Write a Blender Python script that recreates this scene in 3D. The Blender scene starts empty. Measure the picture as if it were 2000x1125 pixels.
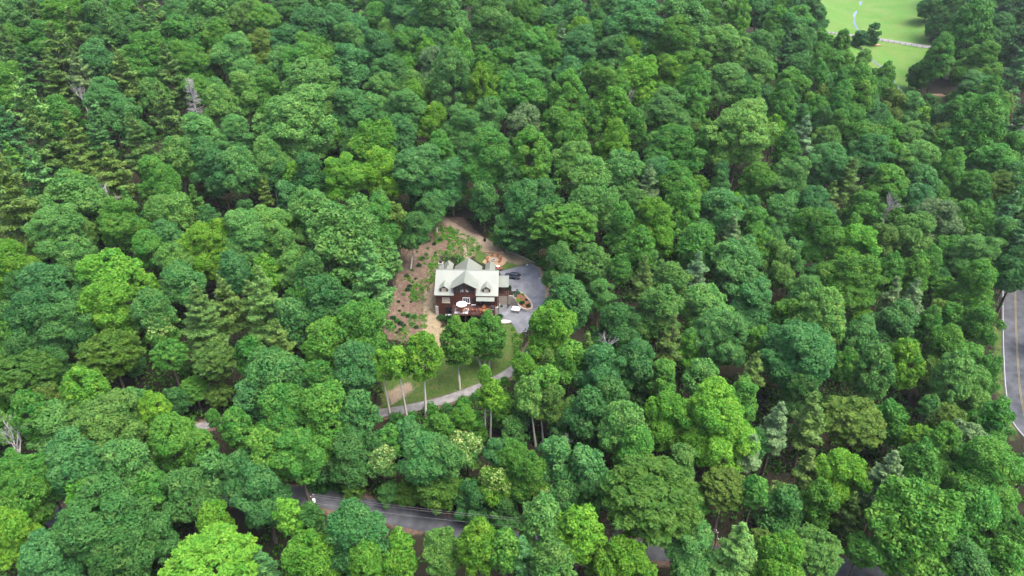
import bpy, bmesh, math, random
import numpy as np
from mathutils import Vector, Matrix
from mathutils.geometry import delaunay_2d_cdt

random.seed(11)
RNG = np.random.default_rng(11)
R = math.radians
scene = bpy.context.scene
C = scene.collection

# ------------------------------------------------------------------ camera
PITCH = 32.0
CAMZ = 100.0
FPX = 1334.0                                   # focal length in photo pixels (2000 wide)
cam_d = bpy.data.cameras.new('camera')
cam_d.sensor_width = 36.0
cam_d.lens = 36.0 * FPX / 2000.0
cam_d.clip_start = 1.0
cam_d.clip_end = 8000.0
cam = bpy.data.objects.new('camera', cam_d)
C.objects.link(cam)
cam.location = (0, 0, CAMZ)
cam.rotation_euler = (R(90 - PITCH), 0, 0)
scene.camera = cam

# ------------------------------------------------------------------ sky, sun, exposure
SUN_EL, SUN_AZ = 64.0, 118.0                    # azimuth measured from +Y towards +X
w = bpy.data.worlds.new('World')
scene.world = w
w.use_nodes = True
nt = w.node_tree
nt.nodes.clear()
sky = nt.nodes.new('ShaderNodeTexSky')
sky.sky_type = 'NISHITA'
sky.sun_disc = False
sky.sun_elevation = R(SUN_EL)
sky.sun_rotation = R(SUN_AZ)
sky.altitude = 500
sky.air_density = 0.7
sky.dust_density = 6.0
sky.ozone_density = 1.0
bg = nt.nodes.new('ShaderNodeBackground')
bg.inputs['Strength'].default_value = 0.15
wo = nt.nodes.new('ShaderNodeOutputWorld')
nt.links.new(sky.outputs[0], bg.inputs['Color'])
nt.links.new(bg.outputs[0], wo.inputs['Surface'])

sd = bpy.data.lights.new('sun', 'SUN')
sd.energy = 1.05
sd.angle = R(40)
sd.color = (1.0, 0.96, 0.90)
sun = bpy.data.objects.new('sun', sd)
C.objects.link(sun)
dvec = Vector((math.sin(R(SUN_AZ)) * math.cos(R(SUN_EL)), math.cos(R(SUN_AZ)) * math.cos(R(SUN_EL)), math.sin(R(SUN_EL))))
sun.rotation_euler = dvec.to_track_quat('Z', 'Y').to_euler()
sun.location = dvec * 300

vs = scene.view_settings
vs.view_transform = 'Standard'
vs.look = 'None'
vs.exposure = 2.45
vs.gamma = 1.0
vs.use_curve_mapping = False
scene.cycles.max_bounces = 5
scene.cycles.diffuse_bounces = 4
scene.cycles.glossy_bounces = 2
scene.cycles.transmission_bounces = 3
scene.cycles.transparent_max_bounces = 4
scene.cycles.use_denoising = True
scene.cycles.denoiser = 'OPENIMAGEDENOISE'
scene.cycles.denoising_input_passes = 'RGB_ALBEDO_NORMAL'
scene.cycles.use_adaptive_sampling = True
scene.cycles.adaptive_threshold = 0.02

# ------------------------------------------------------------------ pixel <-> world helpers (measuring only)
SP, CP = math.sin(R(PITCH)), math.cos(R(PITCH))
def ray(X, Y):
    u = (X - 1000.0) / FPX
    v = (Y - 562.5) / FPX
    return np.array([u, CP - v * SP, -(SP + v * CP)])       # per unit of depth
def project(x, y, z):
    dz = np.asarray(z, float) - CAMZ
    dep = np.asarray(y, float) * CP - dz * SP
    up = np.asarray(y, float) * SP + dz * CP
    return 1000.0 + FPX * np.asarray(x, float) / dep, 562.5 - FPX * up / dep, dep

# ------------------------------------------------------------------ terrain
CTRL = np.array([
 (-12,148,-4.0),(-12,170,0.3),(5,168,0.2),(3,151,-3.3),(-30,158,-1.2),(-32,180,2.5),(-15,196,3.2),(-3,186,1.8),
 (13,170,-0.6),(20,158,-4),(-16,123,-8),(0,131,-6.6),(-29,118,-9),(-70,117,-10),(-45,100,-14),(-21,94,-14.5),
 (0,88,-15.2),(38,84,-16.3),(90,82,-17),(-28,75,-18),(-84,84,-15),(-112,136,-3),(0,233,11),(0,285,28),(-30,330,41),
 (-162,285,32),(-125,200,11),(-70,180,4),(-60,240,16),(65,148,-11),(40,118,-11),(123,187,-8),(101,279,19),(55,220,7),
 (117,250,6),(131,141,-10.5),(140,110,-12.5),(138,60,-16),(158,255,0),(176,310,8),(191,348,15),(199,400,24),(215,446,29),
 (250,347,24),(310,347,48),(140,338,23),(225,250,12),(290,250,36),(185,150,-4),(250,150,14),(0,40,-25),(-110,30,-25),
 (110,40,-21),(0,410,58),(-160,410,66),(120,430,48),(310,450,60),(170,520,36),(-240,200,18),(-240,90,-4),(-240,320,45),
 (340,80,10),(230,500,36),(60,330,33),(-90,320,38)], float)
def _phi(r2):
    return 0.5 * r2 * np.log(r2 + 1e-9)
_n = len(CTRL)
_K = _phi(((CTRL[:, None, :2] - CTRL[None, :, :2]) ** 2).sum(2)) + np.eye(_n) * 40.0
_P = np.c_[np.ones(_n), CTRL[:, :2]]
_A = np.block([[_K, _P], [_P.T, np.zeros((3, 3))]])
_W = np.linalg.solve(_A, np.r_[CTRL[:, 2], 0, 0, 0])
def sstep(t):
    t = np.clip(t, 0, 1)
    return t * t * (3 - 2 * t)
def lerp(a, b, t):
    return a + (b - a) * t
def h_base(x, y):
    x = np.asarray(x, float).ravel(); y = np.asarray(y, float).ravel()
    xc = np.clip(x, -260, 340); yc = np.clip(y, 10, 530)
    out = np.empty_like(x)
    for a in range(0, len(x), 20000):
        s = slice(a, a + 20000)
        r2 = (xc[s, None] - CTRL[None, :, 0]) ** 2 + (yc[s, None] - CTRL[None, :, 1]) ** 2
        out[s] = _phi(r2) @ _W[:_n] + _W[_n] + _W[_n + 1] * xc[s] + _W[_n + 2] * yc[s]
    out += 0.35 * np.sin(x * 0.11 + 1.3) * np.cos(y * 0.093) + 0.2 * np.sin(x * 0.23 + y * 0.19)
    far = np.hypot(x - xc, y - yc)
    out += np.clip(far, 0, 900) * 0.06 * np.sin(x * 0.004 + 0.6) * np.cos(y * 0.0035)
    # the house lot: upper court, lower apron, retaining step beside the porch
    wid = np.where(x < -3.3, 9.0, np.where(x < 0.0, 0.4, 0.4 + 10.5 * sstep((x - 0.0) / 3.5)))
    t = sstep((y - 157.3) / wid + 0.5)
    zl = -3.3 - 0.10 * (152 - y) * (y < 152)
    lot = lerp(zl, 0.0, t)
    dx = np.maximum(np.abs(x + 5.0) - 17.0, 0); dy = np.maximum(np.abs(y - 160.5) - 11.0, 0)
    wl = 1 - sstep(np.hypot(dx, dy) / 11.0)
    return lerp(out, lot, wl)

ROADS = []                                       # (samples[n,3], half width)
def H(x, y):
    z = h_base(x, y)
    x = np.asarray(x, float).ravel(); y = np.asarray(y, float).ravel()
    for pts, hw in ROADS:
        for a in range(0, len(x), 20000):
            s = slice(a, a + 20000)
            d2 = (x[s, None] - pts[None, :, 0]) ** 2 + (y[s, None] - pts[None, :, 1]) ** 2
            k = d2.argmin(1)
            d = np.sqrt(d2[np.arange(len(k)), k])
            wgt = 1 - sstep((d - hw - 0.8) / 5.0)
            z[s] = lerp(z[s], pts[k, 2], wgt)
    return z
def h1(x, y):
    return float(H([x], [y])[0])
def on_ground(X, Y, above=0.0, fn=None):
    """point of the ground (plus a height) that the photo shows at a pixel"""
    r = ray(X, Y)
    d = np.linspace(50, 620, 800)
    g = CAMZ + r[2] * d - (fn or globals()['H'])(r[0] * d, r[1] * d) - above
    k = np.argmax(g < 0)
    if k == 0:
        k = len(d) - 1
    t = g[k - 1] / (g[k - 1] - g[k] + 1e-9)
    dd = d[k - 1] + t * (d[k] - d[k - 1])
    return np.array([r[0] * dd, r[1] * dd, CAMZ + r[2] * dd])

def resample(pts, step=1.0, smooth=6):
    p = np.array(pts, float)
    for _ in range(3):                            # Chaikin
        q = [p[0]]
        for a, b in zip(p[:-1], p[1:]):
            q += [a * .75 + b * .25, a * .25 + b * .75]
        q.append(p[-1]); p = np.array(q)
    seg = np.r_[0, np.cumsum(np.linalg.norm(np.diff(p[:, :2], axis=0), axis=1))]
    s = np.arange(0, seg[-1], step)
    p = np.c_[[np.interp(s, seg, p[:, i]) for i in range(3)]].T
    for _ in range(smooth):
        p[1:-1, 2] = (p[:-2, 2] + 2 * p[1:-1, 2] + p[2:, 2]) / 4
    return p
def px_path(px):
    return [on_ground(X, Y, fn=h_base) for X, Y in px]
lower_road = resample([(-135, 84, -15.0), (-85, 97, -14.0)] + px_path([(590, 962), (680, 985), (800, 1012), (900, 1036), (1000, 1058), (1130, 1075), (1280, 1072), (1450, 1092), (1680, 1112), (1850, 1125)]) + [(120, 62, -16.5)], smooth=60)
lane = resample([(9.5, 158, -1.8), (7.5, 151, -3.4), (8.0, 143, -4.6)] + px_path([(1018, 705), (996, 730), (940, 757), (870, 782), (800, 799), (740, 808), (600, 815), (395, 818)]) + [(-90, 102, -12.8)], smooth=40)
main_road = resample([(290, 330, 34), (235, 292, 14)] + px_path([(1966, 262), (1976, 330), (1985, 450), (1982, 560), (1984, 640), (1987, 700), (1993, 780), (2012, 860)]) + [(135, 95, -13.5), (140, 60, -15.5), (150, 20, -19)], smooth=60)
farm_road = resample(px_path([(1560, 58), (1625, 64), (1690, 73), (1760, 84), (1815, 93), (1900, 104)]), smooth=60)
ROADS += [(lower_road, 2.6), (lane, 1.7), (main_road, 3.6), (farm_road, 3.8)]
def road_dist(x, y):
    return min(math.sqrt(((p[:, 0] - x) ** 2 + (p[:, 1] - y) ** 2).min()) - hw for p, hw in ROADS)

# ------------------------------------------------------------------ materials
def mat(name):
    m = bpy.data.materials.new(name); m.use_nodes = True
    return m, m.node_tree, m.node_tree.nodes['Principled BSDF']
def node(t, kind, **kw):
    n = t.nodes.new(kind)
    for k, v in kw.items():
        setattr(n, k, v)
    return n
def plain(name, col, rough=0.7, var=0.12, scale=3.0, metal=0.0, bump=0.0, spec=0.3, detail=5.0):
    m, t, b = mat(name)
    tc = node(t, 'ShaderNodeTexCoord')
    no = node(t, 'ShaderNodeTexNoise'); no.inputs['Scale'].default_value = scale; no.inputs['Detail'].default_value = detail
    t.links.new(tc.outputs['Object'], no.inputs['Vector'])
    ra = node(t, 'ShaderNodeMapRange')
    ra.inputs['From Min'].default_value = .3; ra.inputs['From Max'].default_value = .7
    ra.inputs['To Min'].default_value = 1 - var; ra.inputs['To Max'].default_value = 1 + var
    t.links.new(no.outputs['Fac'], ra.inputs['Value'])
    mu = node(t, 'ShaderNodeVectorMath', operation='SCALE'); mu.inputs[0].default_value = col[:3]
    t.links.new(ra.outputs[0], mu.inputs['Scale'])
    t.links.new(mu.outputs[0], b.inputs['Base Color'])
    b.inputs['Roughness'].default_value = rough
    b.inputs['Metallic'].default_value = metal
    b.inputs['Specular IOR Level'].default_value = spec
    if bump:
        bp = node(t, 'ShaderNodeBump'); bp.inputs['Strength'].default_value = bump
        t.links.new(no.outputs['Fac'], bp.inputs['Height']); t.links.new(bp.outputs[0], b.inputs['Normal'])
    return m
def leaf_material(name, fixed=None, gloss=0.09, transl=0.42):
    m, t, b = mat(name)
    if fixed is None:
        oi = node(t, 'ShaderNodeObjectInfo'); col = oi.outputs['Color']
    else:
        rg = node(t, 'ShaderNodeRGB'); rg.outputs[0].default_value = (*fixed, 1); col = rg.outputs[0]
    at = node(t, 'ShaderNodeAttribute', attribute_name='leafv')
    ra = node(t, 'ShaderNodeMapRange')
    ra.inputs['To Min'].default_value = 0.72; ra.inputs['To Max'].default_value = 1.28
    t.links.new(at.outputs['Fac'], ra.inputs['Value'])
    mu = node(t, 'ShaderNodeVectorMath', operation='SCALE')
    t.links.new(col, mu.inputs[0]); t.links.new(ra.outputs[0], mu.inputs['Scale'])
    hs = node(t, 'ShaderNodeHueSaturation')
    hr = node(t, 'ShaderNodeMapRange')
    hr.inputs['To Min'].default_value = 0.525; hr.inputs['To Max'].default_value = 0.475
    t.links.new(at.outputs['Fac'], hr.inputs['Value']); t.links.new(hr.outputs[0], hs.inputs['Hue'])
    t.links.new(mu.outputs[0], hs.inputs['Color'])
    t.links.new(hs.outputs[0], b.inputs['Base Color'])
    b.inputs['Roughness'].default_value = 0.5
    b.inputs['Specular IOR Level'].default_value = gloss
    tr = node(t, 'ShaderNodeBsdfTranslucent')
    t.links.new(hs.outputs[0], tr.inputs['Color'])
    mx = node(t, 'ShaderNodeMixShader'); mx.inputs[0].default_value = transl
    t.links.new(b.outputs[0], mx.inputs[1]); t.links.new(tr.outputs[0], mx.inputs[2])
    t.links.new(mx.outputs[0], t.nodes['Material Output'].inputs['Surface'])
    return m
M = {}
M['leaf'] = leaf_material('leaf')
M['needle'] = leaf_material('needle', gloss=0.2, transl=0.2)
M['blossom'] = leaf_material('blossom', fixed=(0.26, 0.33, 0.11), gloss=0.2)
M['bark'] = plain('bark', (0.078, 0.063, 0.048), .9, .35, 4, bump=.3)
M['pale_bark'] = plain('pale_bark', (0.36, 0.34, 0.29), .9, .3, 3, bump=.3)
M['dead_wood'] = plain('dead_wood', (0.20, 0.19, 0.185), .9, .3, 3)
M['asphalt'] = plain('asphalt', (0.042, 0.045, 0.050), .85, .38, .5, bump=.05)
M['drive'] = plain('drive', (0.105, 0.11, 0.12), .85, .30, .45, bump=.05)
M['lane'] = plain('lane', (0.135, 0.13, 0.125), .9, .35, .7, bump=.05)
M['gravel'] = plain('gravel', (0.13, 0.128, 0.125), .9, .2, 1.2, bump=.2)
M['paint_white'] = plain('paint_white', (0.26, 0.26, 0.26), .7, .1)
M['paint_yellow'] = plain('paint_yellow', (0.16, 0.13, 0.05), .7, .15)
M['roof'] = plain('roof', (0.130, 0.144, 0.119), .38, .10, .35, spec=.5)
M['wood_wall'] = plain('wood_wall', (0.0525, 0.018, 0.012), .6, .25, 2.5, bump=.15)
M['wood_trim'] = plain('wood_trim', (0.035, 0.0125, 0.009), .6, .2)
M['deck'] = plain('deck', (0.055, 0.025, 0.02), .65, .2, 2)
M['stone'] = plain('stone', (0.21, 0.185, 0.15), .9, .35, 1.6, bump=.4)
M['stone_light'] = plain('stone_light', (0.275, 0.26, 0.23), .9, .2, 2, bump=.3)
M['white'] = plain('white', (0.82, 0.82, 0.8), .5, .04)
M['cream'] = plain('cream', (0.31, 0.28, 0.21), .6, .06)
M['glass'] = plain('glass', (0.018, 0.021, 0.027), .08, .1, spec=.8)
M['curtain'] = plain('curtain', (0.275, 0.25, 0.19), .7, .2, 6)
M['orange_wood'] = plain('orange_wood', (0.20, 0.075, 0.03), .6, .2, 4)
M['rug'] = plain('rug', (0.312, 0.312, 0.318), .95, .12, 5)
M['black'] = plain('black', (0.012, 0.012, 0.0132), .45, .15)
M['rubber'] = plain('rubber', (0.012, 0.012, 0.012), .8, .1)
M['car_paint'] = plain('car_paint', (0.035, 0.0475, 0.065), .25, .05, spec=.7, metal=.35)
M['silver'] = plain('silver', (0.385, 0.392, 0.406), .3, .05, metal=.8)
M['lamp_red'] = plain('lamp_red', (0.175, 0.01, 0.01), .3, .05)
M['lamp_clear'] = plain('lamp_clear', (0.525, 0.532, 0.546), .2, .05)
M['red_mulch'] = plain('red_mulch', (0.13, 0.06, 0.032), .95, .3, 3, bump=.4)
M['orange_dirt'] = plain('orange_dirt', (0.22, 0.145, 0.088), .95, .18, 1.2, bump=.2)
M['brick'] = plain('brick', (0.16, 0.06, 0.035), .9, .25, 4)
M['pole'] = plain('pole', (0.078, 0.06, 0.048), .9, .25, 3)
M['wire'] = plain('wire', (0.15, 0.15, 0.155), .5, .05)
M['water'] = plain('water', (0.06, 0.07, 0.075), .12, .2, 1.5, spec=.6)
M['tub_side'] = plain('tub_side', (0.11, 0.1, 0.1), .7, .2)

# ground: one material that reads which covering lies where
def ground_material():
    m, t, b = mat('ground')
    tc = node(t, 'ShaderNodeTexCoord')
    def noise(scale, detail=6, rough=.6):
        n = node(t, 'ShaderNodeTexNoise')
        n.inputs['Scale'].default_value = scale; n.inputs['Detail'].default_value = detail; n.inputs['Roughness'].default_value = rough
        t.links.new(tc.outputs['Object'], n.inputs['Vector'])
        return n.outputs['Fac']
    nb, nf, nm = noise(.12), noise(2.2, 8, .7), noise(.5)
    def tone(c, lo=.65, hi=1.4, src=None):
        ra = node(t, 'ShaderNodeMapRange')
        ra.inputs['From Min'].default_value = .3; ra.inputs['From Max'].default_value = .7
        ra.inputs['To Min'].default_value = lo; ra.inputs['To Max'].default_value = hi
        t.links.new(src or nf, ra.inputs['Value'])
        mu = node(t, 'ShaderNodeVectorMath', operation='SCALE'); mu.inputs[0].default_value = c
        t.links.new(ra.outputs[0], mu.inputs['Scale'])
        return mu.outputs[0]
    cur = tone((0.016, 0.015, 0.009))
    def layer(attr, colour, amt=.9):
        nonlocal cur
        at = node(t, 'ShaderNodeAttribute', attribute_name=attr)
        ad = node(t, 'ShaderNodeMath', operation='MULTIPLY_ADD'); ad.inputs[1].default_value = amt
        su = node(t, 'ShaderNodeMath', operation='SUBTRACT'); su.inputs[1].default_value = .5
        av = node(t, 'ShaderNodeMath', operation='ADD')
        hv = node(t, 'ShaderNodeMath', operation='MULTIPLY'); hv.inputs[1].default_value = .5
        t.links.new(nm, av.inputs[0]); t.links.new(nf, av.inputs[1]); t.links.new(av.outputs[0], hv.inputs[0])
        t.links.new(hv.outputs[0], su.inputs[0]); t.links.new(su.outputs[0], ad.inputs[0]); t.links.new(at.outputs['Fac'], ad.inputs[2])
        ra = node(t, 'ShaderNodeMapRange')
        ra.inputs['From Min'].default_value = .38; ra.inputs['From Max'].default_value = .62
        t.links.new(ad.outputs[0], ra.inputs['Value'])
        mx = node(t, 'ShaderNodeMix', data_type='RGBA')
        t.links.new(ra.outputs[0], mx.inputs[0]); t.links.new(cur, mx.inputs[6]); t.links.new(colour, mx.inputs[7])
        cur = mx.outputs[2]
    m1, m2 = tone((0.078, 0.051, 0.040), .5, 1.5), tone((0.11, 0.095, 0.055), .6, 1.4)
    mm = node(t, 'ShaderNodeMix', data_type='RGBA')
    rm = node(t, 'ShaderNodeMapRange'); rm.inputs['From Min'].default_value = .48; rm.inputs['From Max'].default_value = .66
    nq = noise(.9, 6, .7)
    t.links.new(nq, rm.inputs['Value']); t.links.new(rm.outputs[0], mm.inputs[0]); t.links.new(m1, mm.inputs[6]); t.links.new(m2, mm.inputs[7])
    layer('mulch', mm.outputs[2])
    g1, g2 = tone((0.0425, 0.075, 0.016), .6, 1.4), tone((0.1, 0.09, 0.035), .7, 1.3)
    mg = node(t, 'ShaderNodeMix', data_type='RGBA')
    rg = node(t, 'ShaderNodeMapRange'); rg.inputs['From Min'].default_value = .52; rg.inputs['From Max'].default_value = .74
    t.links.new(nm, rg.inputs['Value']); t.links.new(rg.outputs[0], mg.inputs[0]); t.links.new(g1, mg.inputs[6]); t.links.new(g2, mg.inputs[7])
    layer('grass', mg.outputs[2])
    layer('straw', tone((0.17, 0.135, 0.085), .7, 1.3))
    layer('dirt', tone((0.175, 0.138, 0.097), .75, 1.25))
    f1, f2 = tone((0.054, 0.122, 0.021), .7, 1.3), tone((0.078, 0.122, 0.030), .7, 1.3)
    mf = node(t, 'ShaderNodeMix', data_type='RGBA')
    rf = node(t, 'ShaderNodeMapRange'); rf.inputs['From Min'].default_value = .4; rf.inputs['From Max'].default_value = .65
    t.links.new(nb, rf.inputs['Value']); t.links.new(rf.outputs[0], mf.inputs[0]); t.links.new(f1, mf.inputs[6]); t.links.new(f2, mf.inputs[7])
    layer('field', mf.outputs[2], .3)
    t.links.new(cur, b.inputs['Base Color'])
    b.inputs['Roughness'].default_value = .95; b.inputs['Specular IOR Level'].default_value = .1
    bp = node(t, 'ShaderNodeBump'); bp.inputs['Strength'].default_value = .5; bp.inputs['Distance'].default_value = .2
    t.links.new(nf, bp.inputs['Height']); t.links.new(bp.outputs[0], b.inputs['Normal'])
    return m
M['ground'] = ground_material()

# ------------------------------------------------------------------ object helpers
def tag(o, label=None, cat=None, group=None, kind=None):
    if label: o['label'] = label
    if cat: o['category'] = cat
    if group: o['group'] = group
    if kind: o['kind'] = kind
    return o
def link(name, data, parent=None, m=None):
    o = bpy.data.objects.new(name, data)
    C.objects.link(o)
    if parent is not None: o.parent = parent
    if m is not None:
        data.materials.append(M[m] if isinstance(m, str) else m)
    return o
def empty(name, loc, rz=0.0):
    o = bpy.data.objects.new(name, None); C.objects.link(o)
    o.location = loc; o.rotation_euler = (0, 0, rz); o.empty_display_size = .5
    return o
def copy_tree(o, parent=None):
    kids = list(o.children)
    c = o.copy(); C.objects.link(c); c.parent = parent
    for ch in kids: copy_tree(ch, c)
    return c
class MB:
    """collects simple solids and builds them as one mesh"""
    def __init__(s): s.v = []; s.f = []
    def add(s, vs_, fs):
        o = len(s.v); s.v += [tuple(p) for p in vs_]; s.f += [tuple(i + o for i in f) for f in fs]; return s
    def box(s, x0, x1, y0, y1, z0, z1):
        return s.add([(x0,y0,z0),(x1,y0,z0),(x1,y1,z0),(x0,y1,z0),(x0,y0,z1),(x1,y0,z1),(x1,y1,z1),(x0,y1,z1)],
                     [(3,2,1,0),(4,5,6,7),(0,1,5,4),(1,2,6,5),(2,3,7,6),(3,0,4,7)])
    def rbox(s, c, size, rz=0, rx=0, ry=0):
        m_ = Matrix.Translation(c) @ Matrix.Rotation(rz, 4, 'Z') @ Matrix.Rotation(ry, 4, 'Y') @ Matrix.Rotation(rx, 4, 'X')
        x, y, z = [q / 2 for q in size]
        p = [(-x,-y,-z),(x,-y,-z),(x,y,-z),(-x,y,-z),(-x,-y,z),(x,-y,z),(x,y,z),(-x,y,z)]
        return s.add([m_ @ Vector(q) for q in p], [(3,2,1,0),(4,5,6,7),(0,1,5,4),(1,2,6,5),(2,3,7,6),(3,0,4,7)])
    def slab(s, pts, t):
        """polygon in 3-D (counter-clockwise from above) made t thick downwards"""
        n = len(pts)
        return s.add(list(pts) + [(p[0], p[1], p[2] - t) for p in pts],
                     [tuple(range(n)), tuple(range(2*n - 1, n - 1, -1))] + [((i+1) % n, i, n + i, n + (i+1) % n) for i in range(n)])
    def prism_y(s, poly_xz, y0, y1):
        """polygon in the x-z plane (counter-clockwise seen from the front) pushed back from y0 to y1"""
        n = len(poly_xz)
        return s.add([(x, y0, z) for x, z in poly_xz] + [(x, y1, z) for x, z in poly_xz],
                     [tuple(range(n)), tuple(range(2*n - 1, n - 1, -1))] + [((i+1) % n, i, n + i, n + (i+1) % n) for i in range(n)])
    def tube(s, pts, rad, n=6, cap=True):
        pts = [Vector(p) for p in pts]; k = len(pts); o = len(s.v); vv = []
        for i, p in enumerate(pts):
            d = (pts[min(i+1, k-1)] - pts[max(i-1, 0)]).normalized()
            a = d.orthogonal().normalized() if abs(d.z) > .98 else d.cross(Vector((0,0,1))).normalized()
            b = d.cross(a)
            r = rad[i] if hasattr(rad, '__len__') else rad
            for j in range(n):
                t = 2 * math.pi * j / n
                vv.append(p + (a * math.cos(t) + b * math.sin(t)) * r)
        fs = [(i*n + j, i*n + (j+1) % n, (i+1)*n + (j+1) % n, (i+1)*n + j) for i in range(k-1) for j in range(n)]
        if cap: fs += [tuple(range(n-1, -1, -1)), tuple(range((k-1)*n, k*n))]
        return s.add(vv, fs)
    def lathe(s, prof, n=14, c=(0,0,0)):
        vv = [(c[0] + r*math.cos(2*math.pi*j/n), c[1] + r*math.sin(2*math.pi*j/n), c[2] + z) for r, z in prof for j in range(n)]
        k = len(prof)
        fs = [(i*n + j, i*n + (j+1) % n, (i+1)*n + (j+1) % n, (i+1)*n + j) for i in range(k-1) for j in range(n)]
        return s.add(vv, fs + [tuple(range(n-1, -1, -1)), tuple(range((k-1)*n, k*n))])
    def mesh(s, name, smooth=False):
        me = bpy.data.meshes.new(name); me.from_pydata(s.v, [], s.f); me.update()
        if smooth: me.polygons.foreach_set('use_smooth', [True] * len(me.polygons))
        return me
    def build(s, name, m, parent=None, smooth=False):
        return link(name, s.mesh(name, smooth), parent, m)

def seg_dist(x, y, poly):
    x = np.asarray(x, float); y = np.asarray(y, float)
    best = np.full(x.shape, 1e9); inside = np.zeros(x.shape, bool)
    n = len(poly)
    for i in range(n):
        ax, ay = poly[i][:2]; bx, by = poly[(i+1) % n][:2]
        ex, ey = bx - ax, by - ay
        t = np.clip(((x-ax)*ex + (y-ay)*ey) / (ex*ex + ey*ey + 1e-12), 0, 1)
        best = np.minimum(best, np.hypot(x - ax - t*ex, y - ay - t*ey))
        c = ((ay > y) != (by > y)) & (x < (bx-ax) * (y-ay) / (by - ay + 1e-12) + ax)
        inside ^= c
    return np.where(inside, best, -best)
def ground_poly(px):
    return [tuple(on_ground(X, Y)) for X, Y in px]

# ------------------------------------------------------------------ terrain mesh
def axis(lo, hi, fine0, fine1, fine, mid):
    a = list(np.arange(fine0, fine1, fine))
    l = []; p = fine0; st = fine
    while p > lo:
        st = min(st * 1.25, mid); p -= st; l.append(p)
    r = []; p = a[-1]; st = fine
    while p < hi:
        st = min(st * 1.25, mid); p += st; r.append(p)
    core = l[::-1] + a + r
    out_l = []; p = core[0]; st = mid
    while p > lo - 2600: st *= 1.35; p -= st; out_l.append(p)
    out_r = []; p = core[-1]; st = mid
    while p < hi + 3200: st *= 1.35; p += st; out_r.append(p)
    return np.array(out_l[::-1] + core + out_r)
gx = axis(-230, 330, -44, 22, .6, 2.2)
gy = axis(20, 520, 108, 204, .6, 2.2)
X, Y = np.meshgrid(gx, gy)
xf, yf = X.ravel(), Y.ravel()
zf = H(xf, yf)
nx, ny = len(gx), len(gy)
idx = np.arange(nx*ny).reshape(ny, nx)
quads = np.stack([idx[:-1,:-1], idx[:-1,1:], idx[1:,1:], idx[1:,:-1]], -1).reshape(-1, 4)
ZG = zf.reshape(ny, nx)
H_exact = H
def H(x, y):
    """height of the built ground sheet"""
    x = np.asarray(x, float).ravel(); y = np.asarray(y, float).ravel()
    i = np.clip(np.searchsorted(gx, x) - 1, 0, nx - 2); j = np.clip(np.searchsorted(gy, y) - 1, 0, ny - 2)
    u = (x - gx[i]) / (gx[i+1] - gx[i]); v_ = (y - gy[j]) / (gy[j+1] - gy[j])
    return (ZG[j, i] * (1-u) + ZG[j, i+1] * u) * (1-v_) + (ZG[j+1, i] * (1-u) + ZG[j+1, i+1] * u) * v_
def np_mesh(name, co, faces, attr=None):
    me = bpy.data.meshes.new(name)
    nf, k = faces.shape
    me.vertices.add(len(co)); me.vertices.foreach_set('co', np.ascontiguousarray(co, np.float32).ravel())
    me.loops.add(nf*k); me.loops.foreach_set('vertex_index', np.ascontiguousarray(faces, np.int32).ravel())
    me.polygons.add(nf); me.polygons.foreach_set('loop_start', np.arange(0, nf*k, k, dtype=np.int32))
    for an, (dom, val) in (attr or {}).items():
        a = me.attributes.new(an, 'FLOAT', dom); a.data.foreach_set('value', np.ascontiguousarray(val, np.float32))
    me.update(calc_edges=True)
    return me
POLY = {
 'mulch': [ground_poly([(745,660),(770,560),(785,480),(840,420),(905,425),(950,470),(945,500),(860,500),(850,560),(850,640),(790,668)])],
 'grass': [ground_poly([(745,735),(850,640),(1010,632),(1022,660),(1000,720),(900,762),(800,790),(745,800)]),
           ground_poly([(925,478),(965,468),(1050,520),(985,527),(930,510)]),
           ground_poly([(1940,640),(1962,620),(1960,740),(1990,860),(1975,860),(1945,760)])],
 'straw': [ground_poly([(830,570),(850,545),(856,600),(862,640),(905,660),(880,690),(840,680),(825,640)]),
           ground_poly([(935,490),(955,470),(1000,488),(1045,512),(1010,518),(975,505)]),
           ground_poly([(1030,515),(1050,515),(1075,560),(1066,600),(1058,560)])],
 'dirt': [ground_poly([(855,425),(870,424),(915,452),(960,470),(985,490),(930,478),(905,470)]),
          ground_poly([(905,480),(935,475),(925,500),(908,510)]),
          ground_poly([(755,765),(800,745),(808,760),(765,790)]),
          ground_poly([(830,575),(848,560),(850,600),(838,640),(826,640)])],
 'field': [ground_poly([(1560,-20),(1700,-30),(1800,-30),(1822,110),(1800,165),(1775,195),(1735,160),(1700,140),(1610,70)]),
           ground_poly([(1770,190),(1840,185),(1850,230),(1820,300),(1800,290),(1795,240)])],
}
attr = {}
near = (xf > -60) & (xf < 300) & (yf > 90) & (yf < 520)
for k, polys in POLY.items():
    val = np.zeros(len(xf))
    for p in polys:
        sd_ = seg_dist(xf[near], yf[near], p)
        f = 5.0 if k == 'field' else 1.6
        val[near] = np.maximum(val[near], np.clip(.5 + sd_ / f * .5, 0, 1))
    attr[k] = ('POINT', val)
# verges of the roads
v = attr['dirt'][1]
d2 = np.full(len(xf), 1e9)
for p, hw in ((lower_road, 2.6), (lane, 1.6)):
    for a in range(0, len(xf), 20000):
        s = slice(a, a + 20000)
        d2[s] = np.minimum(d2[s], np.sqrt(((xf[s,None]-p[None,:,0])**2 + (yf[s,None]-p[None,:,1])**2).min(1)) - hw)
attr['mulch'][1][:] = np.maximum(attr['mulch'][1], np.clip(1.0 - d2 / 1.6, 0, .75))
me = np_mesh('ground', np.c_[xf, yf, zf], quads, attr)
me.polygons.foreach_set('use_smooth', [True] * len(me.polygons))
tag(link('ground', me, None, 'ground'), kind='structure')

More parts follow.
